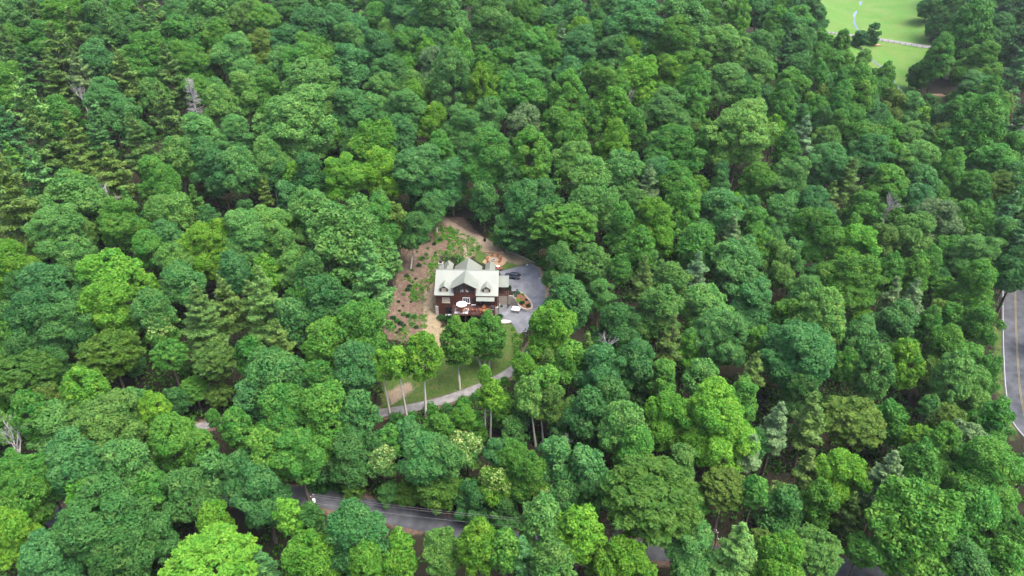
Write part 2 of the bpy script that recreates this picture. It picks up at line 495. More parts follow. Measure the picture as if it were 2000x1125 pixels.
def sheet(name, poly, m, lift, step=.8):
    """a sheet that lies on the ground inside a polygon"""
    px_, py_ = [p[0] for p in poly], [p[1] for p in poly]
    pts = []
    n = len(poly)
    for i in range(n):
        a, b = np.array(poly[i][:2]), np.array(poly[(i+1) % n][:2])
        k = max(1, int(np.linalg.norm(b-a) / step))
        pts += [tuple(a + (b-a) * j / k) for j in range(k)]
    nb = len(pts)
    g = np.stack(np.meshgrid(np.arange(min(px_), max(px_), step), np.arange(min(py_), max(py_), step)), -1).reshape(-1, 2)
    g = g[seg_dist(g[:,0], g[:,1], poly) > step * .4]
    allp = [Vector(p) for p in pts] + [Vector(q) for q in g]
    vv, _, ff, *_ = delaunay_2d_cdt(allp, [(i, (i+1) % nb) for i in range(nb)], [list(range(nb))], 1, 1e-4)
    z = H([q.x for q in vv], [q.y for q in vv]) + lift
    me_ = bpy.data.meshes.new(name)
    me_.from_pydata([(q.x, q.y, zz) for q, zz in zip(vv, z)], [], [tuple(f) for f in ff]); me_.update()
    me_.polygons.foreach_set('use_smooth', [True] * len(me_.polygons))
    return link(name, me_, None, m)
def strip(name, pts, hw, m, lift, off=0.0, parent=None):
    p = np.array(pts); t = np.gradient(p[:, :2], axis=0); t /= np.linalg.norm(t, axis=1)[:, None]
    nrm = np.c_[-t[:,1], t[:,0]]
    co = []
    us = (-1, -.5, 0, .5, 1) if hw > .5 else (-1, 1)
    for u in us:
        q = p[:, :2] + nrm * (off + u * hw)
        co.append(np.c_[q, p[:, 2] + lift - .03 * abs(u) * (hw > .5)])
    n = len(p); co = np.concatenate(co)
    f = np.concatenate([np.stack([np.arange(n-1) + k*n, np.arange(1, n) + k*n, np.arange(1, n) + (k+1)*n, np.arange(n-1) + (k+1)*n], -1) for k in range(len(us)-1)])
    me_ = np_mesh(name, co, f[:, ::-1])
    me_.polygons.foreach_set('use_smooth', [True] * len(me_.polygons))
    o = link(name, me_, parent, m)
    return o
tag(strip('lower_road', lower_road, 2.4, 'asphalt', .12), kind='structure')
tag(strip('lane', lane[6:], 1.4, 'lane', .12), kind='structure')
mr = tag(strip('main_road', main_road, 3.4, 'asphalt', .12), kind='structure')
for off in (-3.05, 3.05): strip('edge_line', main_road, .08, 'paint_white', .135, off, mr)
for off in (-.13, .13): strip('centre_line', main_road, .05, 'paint_yellow', .155, off, mr)
tag(strip('farm_road', farm_road, 3.6, 'gravel', .12), kind='structure')

LOT = ground_poly([(974,531),(990,527),(1012,521),(1043,514),(1052,530),(1058,548),(1065,566),(1064,586),(1052,606),(1036,626),(1030,648),(1012,652),(1000,632),(975,622),(974,592),(1000,592),(1002,575)])
tag(sheet('driveway', LOT, 'drive', .09), kind='structure')
PIT = ground_poly([(942,512),(950,503),(957,497),(976,496),(983,502),(992,508),(984,518),(975,522),(955,521)])
tag(sheet('fire_pit_court', PIT, 'orange_dirt', .10), kind='structure')
STREAM1 = resample(px_path([(1683,-14),(1682,6),(1670,26),(1666,36),(1669,50),(1676,60),(1687,65)]), smooth=40)
STREAM2 = resample(px_path([(1680,95),(1690,105),(1704,118),(1718,128),(1735,145),(1750,166),(1762,180)]), smooth=40)
tag(strip('stream', STREAM1, .8, 'water', .1), kind='structure')
tag(strip('stream', STREAM2, .55, 'water', .1), kind='structure')

# ------------------------------------------------------------------ trees: shared crowns, limbs and trunks
def unit(a):
    return a / (np.linalg.norm(a, axis=1, keepdims=True) + 1e-9)
def leaf_mesh(name, P, N, a, b, var, T=None, m='leaf'):
    """one small rhombic leaf tuft per point"""
    n = len(P)
    N = unit(N)
    if T is None: T = RNG.normal(size=(n, 3))
    T = unit(T - N * (T * N).sum(1, keepdims=True))
    B = np.cross(N, T)
    a = np.broadcast_to(a, n)[:, None]; b = np.broadcast_to(b, n)[:, None]
    k = (RNG.random((n, 1)) - .5) * .5
    co = np.stack([P - T*a, P + B*b + T*a*k, P + T*a - N*a*.25, P - B*b + T*a*k], 1).reshape(-1, 3)
    me_ = np_mesh(name, co, np.arange(4*n).reshape(-1, 4), {'leafv': ('FACE', var)})
    me_.materials.append(M[m])
    return me_
def dome_points(n, rr, semi, low=-.55, seed=0, prof=None):
    """well-spread points over a crown's shell: dart throwing"""
    g = np.random.default_rng(seed); out = []
    best = 2.0 * rr / math.sqrt(n) * 1.15
    tries = 0
    while len(out) < n and tries < 9000:
        tries += 1
        if tries % 900 == 0: best *= .9
        z = g.uniform(low, 1); t = g.uniform(0, 2*math.pi); r = math.sqrt(max(0, 1 - z*z))
        s = g.uniform(.72, 1.0)
        if prof: r = prof(z); s = g.uniform(.75, 1.0)
        p = np.array([r*math.cos(t)*rr*s, r*math.sin(t)*rr*s, z*semi*(s if not prof else 1)])
        if all(np.linalg.norm(p-q) > best for q in out): out.append(p)
    return np.array(out)
def clump_leaves(cent, rad, dens, seed, flat=.97, inner=.12, upb=.25, jit=.45):
    g = np.random.default_rng(seed); PP, NN, VV = [], [], []
    for c, r in zip(cent, rad):
        n = int(dens * r * r)
        d = unit(g.normal(size=(n*2, 3))); d = d[d[:, 2] > -.65][:n]
        k = len(d)
        rad_ = r * np.where(g.random(k) < inner, g.uniform(.2, .8, k), g.uniform(.78, 1.06, k))
        PP.append(c + d * rad_[:, None] * np.array([1, 1, flat]))
        NN.append(d * .75 + g.normal(size=(k, 3)) * jit + np.array([0, 0, upb]))
        VV.append(np.clip(g.normal(.5, .15, k) + g.normal(0, .15), 0, 1))
    return np.concatenate(PP), np.concatenate(NN), np.concatenate(VV)
def limbs(cent, foot, seed, k=12, r0=.16):
    g = random.Random(seed); mb = MB()
    pick = list(range(len(cent))); g.shuffle(pick)
    for i in pick[:k]:
        c = cent[i] * .93
        a = np.array([0, 0, foot + g.uniform(0, .35) * (c[2] - foot)])
        mid = lerp(a, c, .5) + np.array([0, 0, -.08 * np.linalg.norm(c - a)])
        mb.tube([a, mid, c], [r0, r0*.6, r0*.22], 4, False)
    return mb.mesh('limbs')
CROWNS = {}      # kind -> list of (crown mesh, limb mesh, radius, semi-height, foot z)
def add_crown(kind, crown, limb, rad, semi, foot, extra=None):
    CROWNS.setdefault(kind, []).append(dict(crown=crown, limb=limb, R=rad, semi=semi, foot=foot, extra=extra))
def lobed(rr, semi, n, cr, dens, seed, nl=(5, 8), lr=(.42, .62), **kw):
    """a crown of several boughs, each a dome of leaf clumps; points hidden inside another bough are dropped"""
    g = np.random.default_rng(seed)
    k = int(g.integers(*nl))
    lobes = [(np.array([g.normal(0, .08) * rr, g.normal(0, .08) * rr, semi * .34]), rr * g.uniform(.52, .66)), (np.array([0, 0, -semi * .45]), rr * .74)]
    a0 = g.uniform(0, 6.28)
    for i in range(k):
        t = a0 + 6.283 * i / k + g.normal(0, .3); q = rr * g.uniform(*lr) * g.uniform(.8, 1.1)
        dist = rr * g.uniform(.92, 1.12) - q
        lobes.append((np.array([math.cos(t) * dist, math.sin(t) * dist, semi * g.uniform(-.85, .25)]), q))
    for i in range(int(g.integers(3, 6))):
        t = g.uniform(0, 6.28); q = rr * g.uniform(.24, .40); dd_ = rr * g.uniform(.1, .5)
        lobes.append((np.array([math.cos(t) * dd_, math.sin(t) * dd_, semi * g.uniform(.3, .75)]), q))
    for i in range(int(g.integers(3, 6))):
        t = g.uniform(0, 6.28); q = rr * g.uniform(.18, .28); dd_ = rr * g.uniform(.75, 1.05)
        lobes.append((np.array([math.cos(t) * dd_, math.sin(t) * dd_, semi * g.uniform(-.8, .3)]), q))
    zs = semi / rr
    cen = []
    for j, (c, q) in enumerate(lobes):
        m_ = int(26 * (q / cr) ** 2) + 10
        d = unit(g.normal(size=(m_, 3))); d = d[d[:, 2] > -.6]
        p = c + d * (q - cr * .45) * g.uniform(.9, 1.08, (len(d), 1)) * np.array([1, 1, .95])
        LC = np.array([c2 for i2, (c2, q2) in enumerate(lobes) if i2 != j]); LQ = np.array([q2 for i2, (c2, q2) in enumerate(lobes) if i2 != j])
        p = p[(np.linalg.norm(p[:, None] - LC[None], axis=2) > LQ - cr * .9).all(1)]
        for x_ in p:
            if not cen or ((np.array(cen) - x_) ** 2).sum(1).min() > (cr * 1.08) ** 2: cen.append(x_)
    cen = np.array(cen)
    rad = g.uniform(.55, 1.4, len(cen)) * cr
    return (cen, rad, *clump_leaves(cen, rad, dens, seed + 1, **kw))
sid = 100
# O: broad crowns of big rounded clumps
for rr, cnt, n, cr in ((3.4, 3, 34, .80), (5.2, 5, 58, .95), (7.4, 3, 92, 1.1)):
    for i in range(cnt):
        sid += 7
        semi = rr * random.uniform(1.25, 1.6)
        cen, rad, P, N, V = lobed(rr, semi, n, cr, 158, sid)
        add_crown('O', leaf_mesh('oak_crown', P, N, RNG.uniform(.17, .34, len(P)), RNG.uniform(.11, .20, len(P)), V), limbs(cen, -semi*.9, sid), rr, semi, -semi*.9)
# M: dense crowns of many small clumps
for rr, cnt, n, cr in ((3.2, 3, 60, .68), (5.0, 5, 105, .82), (7.4, 3, 170, 1.0)):
    for i in range(cnt):
        sid += 7
        semi = rr * random.uniform(1.25, 1.65)
        cen, rad, P, N, V = lobed(rr, semi, n, cr, 180, sid, nl=(4, 7), lr=(.5, .68), jit=.55)
        add_crown('M', leaf_mesh('maple_crown', P, N, RNG.uniform(.15, .32, len(P)), RNG.uniform(.09, .18, len(P)), V), limbs(cen, -semi*.9, sid), rr, semi, -semi*.9)
# P: tall oval crowns with a pointed top
def pop_prof(z):
    return max(.08, (1 - ((z + .25) / 1.25) ** 2 if z > -.25 else 1 - ((-z - .25) / 1.1) ** 2)) ** .8
for rr, cnt, n, cr in ((2.4, 3, 55, .62), (3.8, 5, 95, .80), (5.0, 3, 120, .98)):
    for i in range(cnt):
        sid += 7
        semi = rr * random.uniform(1.4, 1.75)
        cen = dome_points(n, rr - cr*.7, semi - cr*.6, -.95, sid, pop_prof)
        g = np.random.default_rng(sid)
        cen = cen * (1 + g.normal(0, .07, (len(cen), 1)))
        rad = g.uniform(.75, 1.25, len(cen)) * cr
        P, N, V = clump_leaves(cen, rad, 195, sid + 1, flat=.95, jit=.55)
        add_crown('P', leaf_mesh('poplar_crown', P, N, RNG.uniform(.15, .32, len(P)), RNG.uniform(.10, .18, len(P)), V), limbs(cen, -semi*.95, sid, 9, .10), rr, semi, -semi*.95)
# N: pines, whorls of flat feathery sprays
def sprays(branches, seed, per=70, wide=.26, a=(.25, .5), b=(.05, .10), up=.9, jit=.4):
    g = np.random.default_rng(seed); PP, NN, VV, TT = [], [], [], []
    for p0, d, L, droop in branches:
        n = int(per * max(L, .8) / 3.0)
        s = g.uniform(.12, 1, n) ** .8
        side = np.cross(d, [0, 0, 1.0]); side /= np.linalg.norm(side) + 1e-9
        wd = wide * L * np.sin(np.pi * np.clip(s * .86 + .1, 0, 1)) ** .7
        lat = g.uniform(-1, 1, n) * wd
        pos = p0 + d * (s * L)[:, None] + side * lat[:, None]
        pos[:, 2] += -droop * L * s**2 + g.normal(0, .12, n) - np.abs(lat) * .15
        PP.append(pos)
        NN.append(np.array([0, 0, up]) + g.normal(0, jit, (n, 3)))
        TT.append(d * .7 + side * (np.sign(lat) * .8)[:, None] + g.normal(0, .3, (n, 3)))
        VV.append(np.clip(g.normal(.5, .16, n) + g.normal(0, .12), 0, 1))
    P = np.concatenate(PP)
    return P, np.concatenate(NN), np.concatenate(VV), np.concatenate(TT), g.uniform(*a, len(P)), g.uniform(*b, len(P))
def branch_limbs(br, seed, z0, z1, r=.07):
    mb = MB()
    mb.tube([(0, 0, z0), (0, 0, z1)], [.17, .03], 5, False)
    for p0, d, L, droop in br[::2]:
        q = p0 + d * L * .85; q = q + np.array([0, 0, -droop * L * .7])
        mb.tube([p0, q], [r, .015], 3, False)
    return mb.mesh('limbs')
for rr, cnt in ((2.6, 3), (3.8, 5), (5.2, 2)):
    for i in range(cnt):
        sid += 7; g = np.random.default_rng(sid)
        semi = rr * g.uniform(1.35, 1.75); br = []
        nt_ = int(semi * 2 / .78)
        for k in range(nt_):
            t = k / (nt_ - 1); z = lerp(-semi, semi * .96, t)
            prof_ = (1 - t) ** .75 * (1 if t > .25 else .65 + 1.4 * t) + .07
            for j in range(g.integers(4, 7)):
                az = g.uniform(0, 2*math.pi); L = rr * prof_ * g.uniform(.6, 1.2)
                rise = g.uniform(-.05, .35) + .35 * t
                d = np.array([math.cos(az), math.sin(az), rise]); d /= np.linalg.norm(d)
                br.append((np.array([0, 0, z + g.uniform(-.25, .25)]), d, max(L, .5), g.uniform(.0, .22)))
        P, N, V, T, a, b = sprays(br, sid, per=150, wide=.32, b=(.07, .14))
        add_crown('N', leaf_mesh('pine_crown', P, N, a, b, V, T, 'needle'), branch_limbs(br, sid, -semi*1.05, semi*.95), rr, semi, -semi)
# B: spreading crowns of arching leafy sprays
for rr, cnt, nb in ((3.2, 2, 120), (5.2, 3, 230), (7.6, 2, 420)):
    for i in range(cnt):
        sid += 7; g = np.random.default_rng(sid)
        semi = rr * g.uniform(.85, 1.0); br = []
        for k in range(nb):
            d = unit(np.array([[g.normal(), g.normal(), g.uniform(-.7, 1.5)]]))[0]
            e = d * np.array([rr, rr, semi]) * g.uniform(.72, 1.04)
            hd = np.array([d[0], d[1], .12 + .25 * max(d[2], 0)]) + g.normal(0, .22, 3); hd /= np.linalg.norm(hd)
            L = g.uniform(.26, .42) * rr + .5
            br.append((e - hd * L * .8, hd, L, g.uniform(.1, .45)))
        P, N, V, T, a, b = sprays(br, sid, per=115, wide=.34, a=(.2, .38), b=(.08, .15), jit=.45)
        add_crown('B', leaf_mesh('beech_crown', P, N, a, b, V, T), limbs(np.array([q[0] for q in br]), -semi*.9, sid, 16, .13), rr, semi, -semi*.9)
# D: bare dead crowns; the last one is a dead conifer full of twigs
def dead_mesh(seed, rr, semi, conifer=False):
    g = random.Random(seed); mb = MB()
    def grow(p, d, L, r, lev):
        q = p + d * L
        mid = lerp(p, q, .5) + Vector((g.uniform(-1, 1), g.uniform(-1, 1), g.uniform(-1, 1))) * L * .08
        mb.tube([p, mid, q], [r, r*.8, r*.55], 4 if lev < 2 else 3, False)
        if lev >= 4: return
        for _ in range(g.choice((2, 3, 3)) if lev < 3 else 3):
            nd = (d + Vector((g.uniform(-1, 1), g.uniform(-1, 1), g.uniform(-.35, .8))) * .75).normalized()
            grow(lerp(p, q, g.uniform(.45, 1)), nd, L * g.uniform(.5, .75), r * .55, lev + 1)
    if conifer:
        mb.tube([(0, 0, -semi), (0, 0, semi)], [.2, .03], 6, False)
        for k in range(120):
            t = k / 119; z = lerp(-semi, semi * .97, t); az = g.uniform(0, 6.28)
            L = rr * ((1 - t) * .95 + .08) * g.uniform(.5, 1.1)
            d = Vector((math.cos(az), math.sin(az), g.uniform(-.1, .4))).normalized()
            p = Vector((0, 0, z)); q = p + d * L
            mb.tube([p, q], [.05, .015], 3, False)
            for _ in range(9):
                s = lerp(p, q, g.uniform(.25, 1)); dd = (d + Vector((g.uniform(-1, 1), g.uniform(-1, 1), g.uniform(-.5, .7)))).normalized()
                mb.tube([s, s + dd * g.uniform(.3, .9)], [.025, .012], 3, False)
    else:
        for _ in range(3):
            grow(Vector((0, 0, -semi)), Vector((g.uniform(-.4, .4), g.uniform(-.4, .4), 1)).normalized(), semi * .95, .17, 0)
    me_ = mb.mesh('dead_crown'); me_.materials.append(M['dead_wood'])
    return me_
for k in range(3):
    add_crown('D', dead_mesh(700 + k, 3.0, 3.4), None, 3.0, 3.4, -3.4)
add_crown('C', dead_mesh(720, 3.2, 5.4, True), None, 3.2, 5.4, -5.4)
# F: small trees with pale blossom over the top
for k in range(2):
    sid += 7; rr = 3.2; semi = 3.0
    cen, rad, P, N, V = lobed(rr, semi, 55, .72, 130, sid, jit=.55)
    g = np.random.default_rng(sid)
    top = (P[:, 2] > -.2) & (g.random(len(P)) < .35)
    Pb = P[top] + unit(N[top]) * .14
    ex = leaf_mesh('blossom', Pb, N[top], RNG.uniform(.16, .30, len(Pb)), RNG.uniform(.12, .2, len(Pb)), V[top], None, 'blossom')
    add_crown('F', leaf_mesh('small_crown', P, N, RNG.uniform(.22, .40, len(P)), RNG.uniform(.13, .22, len(P)), V), limbs(cen, -semi*.9, sid), rr, semi, -semi*.9, ex)
for lst in CROWNS.values():
    for c in lst:
        if c['limb'] is not None: c['limb'].materials.append(M['bark'])
TRUNKS = []
for k in range(5):
    g = random.Random(40 + k); mb = MB()
    pts, rad = [], []
    for i in range(9):
        t = i / 8
        pts.append((math.sin(t * 3 + k) * .25 * t, math.cos(t * 2.3 + k) * .25 * t - .25 * t, t))
        rad.append(1.0 * (1.45 if i == 0 else 1.0 - .62 * t))
    mb.tube(pts, rad, 8)
    TRUNKS.append([mb.mesh('trunk', True) for _ in range(2)])
    TRUNKS[-1][0].materials.append(M['bark']); TRUNKS[-1][1].materials.append(M['pale_bark'])

COLS = {'g': (0.063, 0.182, 0.027), 'y': (0.090, 0.228, 0.023), 'b': (0.056, 0.164, 0.041), 'l': (0.082, 0.200, 0.042),
        'o': (0.082, 0.156, 0.028), 'd': (0.046, 0.138, 0.032), 's': (0.094, 0.170, 0.062), 'e': (0.058, 0.136, 0.020)}
CWORD = {'g': 'mid green', 'y': 'bright yellow-green', 'b': 'blue-green', 'l': 'pale green', 'o': 'olive green', 'd': 'dark green', 's': 'silvery grey-green', 'e': 'deep moss green'}
KNAME = {'O': ('broadleaf_tree', 'broad clumpy tree'), 'M': ('maple_tree', 'dense round tree'),
         'P': ('poplar_tree', 'upright oval tree'), 'N': ('pine_tree', 'feathery pine'), 'B': ('beech_tree', 'spreading fine-leaved tree'),
         'D': ('dead_tree', 'bare dead tree'), 'C': ('dead_pine_tree', 'leafless dead pine'), 'F': ('flowering_tree', 'pale-blossomed tree')}
def heights(kind, r):
    """tree height and height of the crown's middle for a crown radius"""
    if kind in 'OM': hgt = 11.5 + 1.9 * r; return hgt, hgt - 1.2 * r
    if kind == 'B': hgt = 10 + 1.65 * r; return hgt, hgt - .9 * r
    if kind == 'P': hgt = 14 + 2.2 * r; return hgt, hgt - 1.35 * r
    if kind in 'NC': hgt = 14 + 2.0 * r; return hgt, hgt - 1.5 * r
    if kind == 'D': hgt = 15 + 1.2 * r; return hgt, hgt - 1.1 * r
    return 9 + 1.2 * r, 9 + .4 * r
PLACED = []
TREE_LOOK = []
ACROSS = ['at the left edge', 'a tenth across', 'a fifth across', 'three tenths across', 'two fifths across', 'halfway across', 'three fifths across', 'seven tenths across', 'four fifths across', 'nine tenths across', 'at the right edge']
DOWN = ['at the top', 'a tenth down', 'a fifth down', 'three tenths down', 'two fifths down', 'halfway down', 'three fifths down', 'seven tenths down', 'four fifths down', 'nine tenths down', 'at the bottom']
NTH = ['leftmost', 'second from left', 'third from left', 'fourth from left', 'fifth from left', 'sixth from left', 'seventh from left']
def near_words(X, Y):
    if 1560 < X < 1860 and Y < 130: return 'by the meadow'
    if X > 1780 and Y < 320: return 'beyond the stream'
    if X > 1850: return 'by the two-lane road'
    if 730 < X < 1010 and 600 < Y < 800: return 'on the lawn'
    if 760 < X < 1060 and 250 < Y < 500: return 'behind the house'
    if 560 < X < 780 and 380 < Y < 720: return 'left of the house'
    if 1000 < X < 1250 and 400 < Y < 760: return 'right of the car'
    if 480 < X < 1050 and 780 < Y < 1010: return 'above the lower road'
    if 480 < X < 1050 and Y >= 1010: return 'below the lower road'
    return None
def label_trees():
    groups_ = {}
    for root, look, X, Y in TREE_LOOK:
        i = min(max(round(X / 200), 0), 10); j = min(max(round(Y / 112.5), 0), 10)
        nw = near_words(X, Y)
        lab = f"{look} {ACROSS[i]}, {DOWN[j]}" if nw is None else f"{look} {nw}, {ACROSS[i] if (j in (0, 10) or i % 2) else DOWN[j]}"
        groups_.setdefault(lab, []).append((X, root))
    for lab, lst in groups_.items():
        lst.sort(key=lambda q: q[0])
        for k, (X, root) in enumerate(lst):
            root['label'] = lab if len(lst) == 1 else lab + ', ' + ('rightmost' if k == len(lst) - 1 else NTH[min(k, 6)])
def make_tree(kind, col, base, r, zc, lean=None, squash=1.0, word=None, pale=False, tr=None):
    cand = CROWNS[kind]
    near_ = sorted(cand, key=lambda c: abs(math.log(c['R'] / r)))[:(4 if len(cand) > 4 else 3)]
    c = random.choice(near_)
    s = r / c['R']
    root = empty(KNAME[kind][0], base, 0)
    X, Y, dep = project(base[0] + (lean[0] if lean else 0), base[1] + (lean[1] if lean else 0), base[2] + zc)
    size = 'big' if r > 6.3 else ('small' if r < 3.3 else '')
    cc = CWORD.get(col, '') if kind not in 'DC' else 'grey'
    look = ' '.join(f"{size} {cc} {KNAME[kind][1]}".split())
    TREE_LOOK.append((root, look, float(X), float(Y)))
    lab = look
    tag(root, lab, {'N': 'pine tree', 'C': 'dead tree', 'D': 'dead tree', 'F': 'flowering tree'}.get(kind, 'tree'),
        'woodland ' + {'N': 'pines', 'C': 'dead trees', 'D': 'dead trees', 'F': 'flowering trees', 'P': 'upright trees', 'B': 'spreading trees'}.get(kind, 'broadleaf trees') )
    lx, ly = lean or (0, 0)
    rz = random.uniform(0, 2*math.pi)
    sq = squash * random.uniform(.9, 1.1) * (1 if kind in 'NPC' else float(np.interp(r, [4.5, 7.5], [1, .74])))
    k = COLS.get(col, (.1, .1, .1)); f = random.uniform(.84, 1.18); hj = random.uniform(-.06, .06)
    rgb = (max(.008, k[0]*f*(1 + 1.6*hj)), k[1]*f, max(.006, k[2]*f*(1 - 2*hj)), 1)
    foot = zc + c['foot'] * s * sq
    tm = random.choice(TRUNKS)[1 if pale else 0]
    if kind in 'DC': tm = TRUNKS[0][1]
    tb = link('trunk', tm, root)
    th = max(foot + .25 * c['semi'] * s, 1.0) + .5
    tr = tr or (.17 + .035 * r)
    tb.scale = (tr, tr, th); tb.location = (0, 0, -.5)
    if lean:
        tb.rotation_euler = (math.atan2(-ly, zc), math.atan2(lx, zc), 0)
    if c['limb'] is not None:
        lo = link('limbs', c['limb'], root)
        lo.location = (lx, ly, zc); lo.rotation_euler = (0, 0, rz); lo.scale = (s, s, s * sq)
    co = link('crown', c['crown'], root)
    co.location = (lx, ly, zc); co.rotation_euler = (0, 0, rz); co.scale = (s, s, s * sq); co.color = rgb
    if c['extra'] is not None:
        eo = link('blossom', c['extra'], root); eo.location = (lx, ly, zc); eo.rotation_euler = (0, 0, rz); eo.scale = (s, s, s * sq)
    PLACED.append((base[0], base[1], r, X, Y, FPX * r / dep))
    return root
HOUSE_C = (-11.9, 157.5)
NOGO = POLY['mulch'] + POLY['grass'] + POLY['straw'] + POLY['dirt'] + [PIT]
def blocked(x, y):
    return road_dist(x, y) < .8 or (abs(x - HOUSE_C[0]) < 10 and -11.5 < y - HOUSE_C[1] < 8) or float(seg_dist(np.array([x]), np.array([y]), LOT)[0]) > -.8 or any(float(seg_dist(np.array([x]), np.array([y]), p)[0]) > .3 for p in NOGO)
CLEAR = [[(788,505),(848,424),(905,426),(950,455),(1048,505),(1068,545),(1064,590),(1036,640),(1006,735),(870,806),(760,815),(752,700),(760,660),(785,600)],
         [(588,956),(612,956),(760,986),(900,1020),(905,1042),(800,1028),(700,1000),(600,982)],
         [(1935,590),(2010,550),(2010,880),(1980,870),(1940,760)],
         [(1595,-30),(1795,-30),(1822,100),(1800,165),(1775,190),(1740,152),(1690,132),(1615,66)],
         [(1235,1035),(1310,1035),(1310,1062),(1235,1062)], [(380,800),(410,800),(410,830),(380,830)], [(1640,1095),(1720,1095),(1720,1125),(1640,1125)]]
def hits_clear(x, y, z, r, foot=0):
    X_, Y_, dep = project(x, y, z)
    rp = FPX * r / float(dep)
    t = np.linspace(0, 2*math.pi, 14, endpoint=False)
    xs = np.r_[X_, X_ + rp*np.cos(t), X_ + .6*rp*np.cos(t)]; ys = np.r_[Y_, Y_ + rp*np.sin(t), Y_ + .6*rp*np.sin(t)]
    return any((seg_dist(xs, ys, p) > 0).any() for p in CLEAR)
def tree_at(X, Y, wpx, kind, col):
    low = .5 if kind.islower() else 1.0           # small letter: a low tree of the understorey
    kind = kind.upper()
    """stand a tree on the ground so that the middle of its crown shows at a pixel of the photo"""
    d = 170.0
    for f in (1, .93, 1.07, .86, 1.14, .78, 1.22, .7, 1.3, .62, .54):
        for _ in range(4):
            r = .5 * wpx * (1.25 if kind == 'N' else 1.12) * d / FPX
            hgt, zc = heights(kind, r); zc *= f * low
            p = on_ground(X, Y, zc); d = p[1] * CP - (p[2] - CAMZ) * SP
        if not blocked(p[0], p[1]): break
    for f in (1, .93, .86, .79, .72):
        if not hits_clear(p[0], p[1], p[2], r * f * 1.05): break
    make_tree(kind, col, (p[0], p[1], p[2] - zc), r * f, zc)
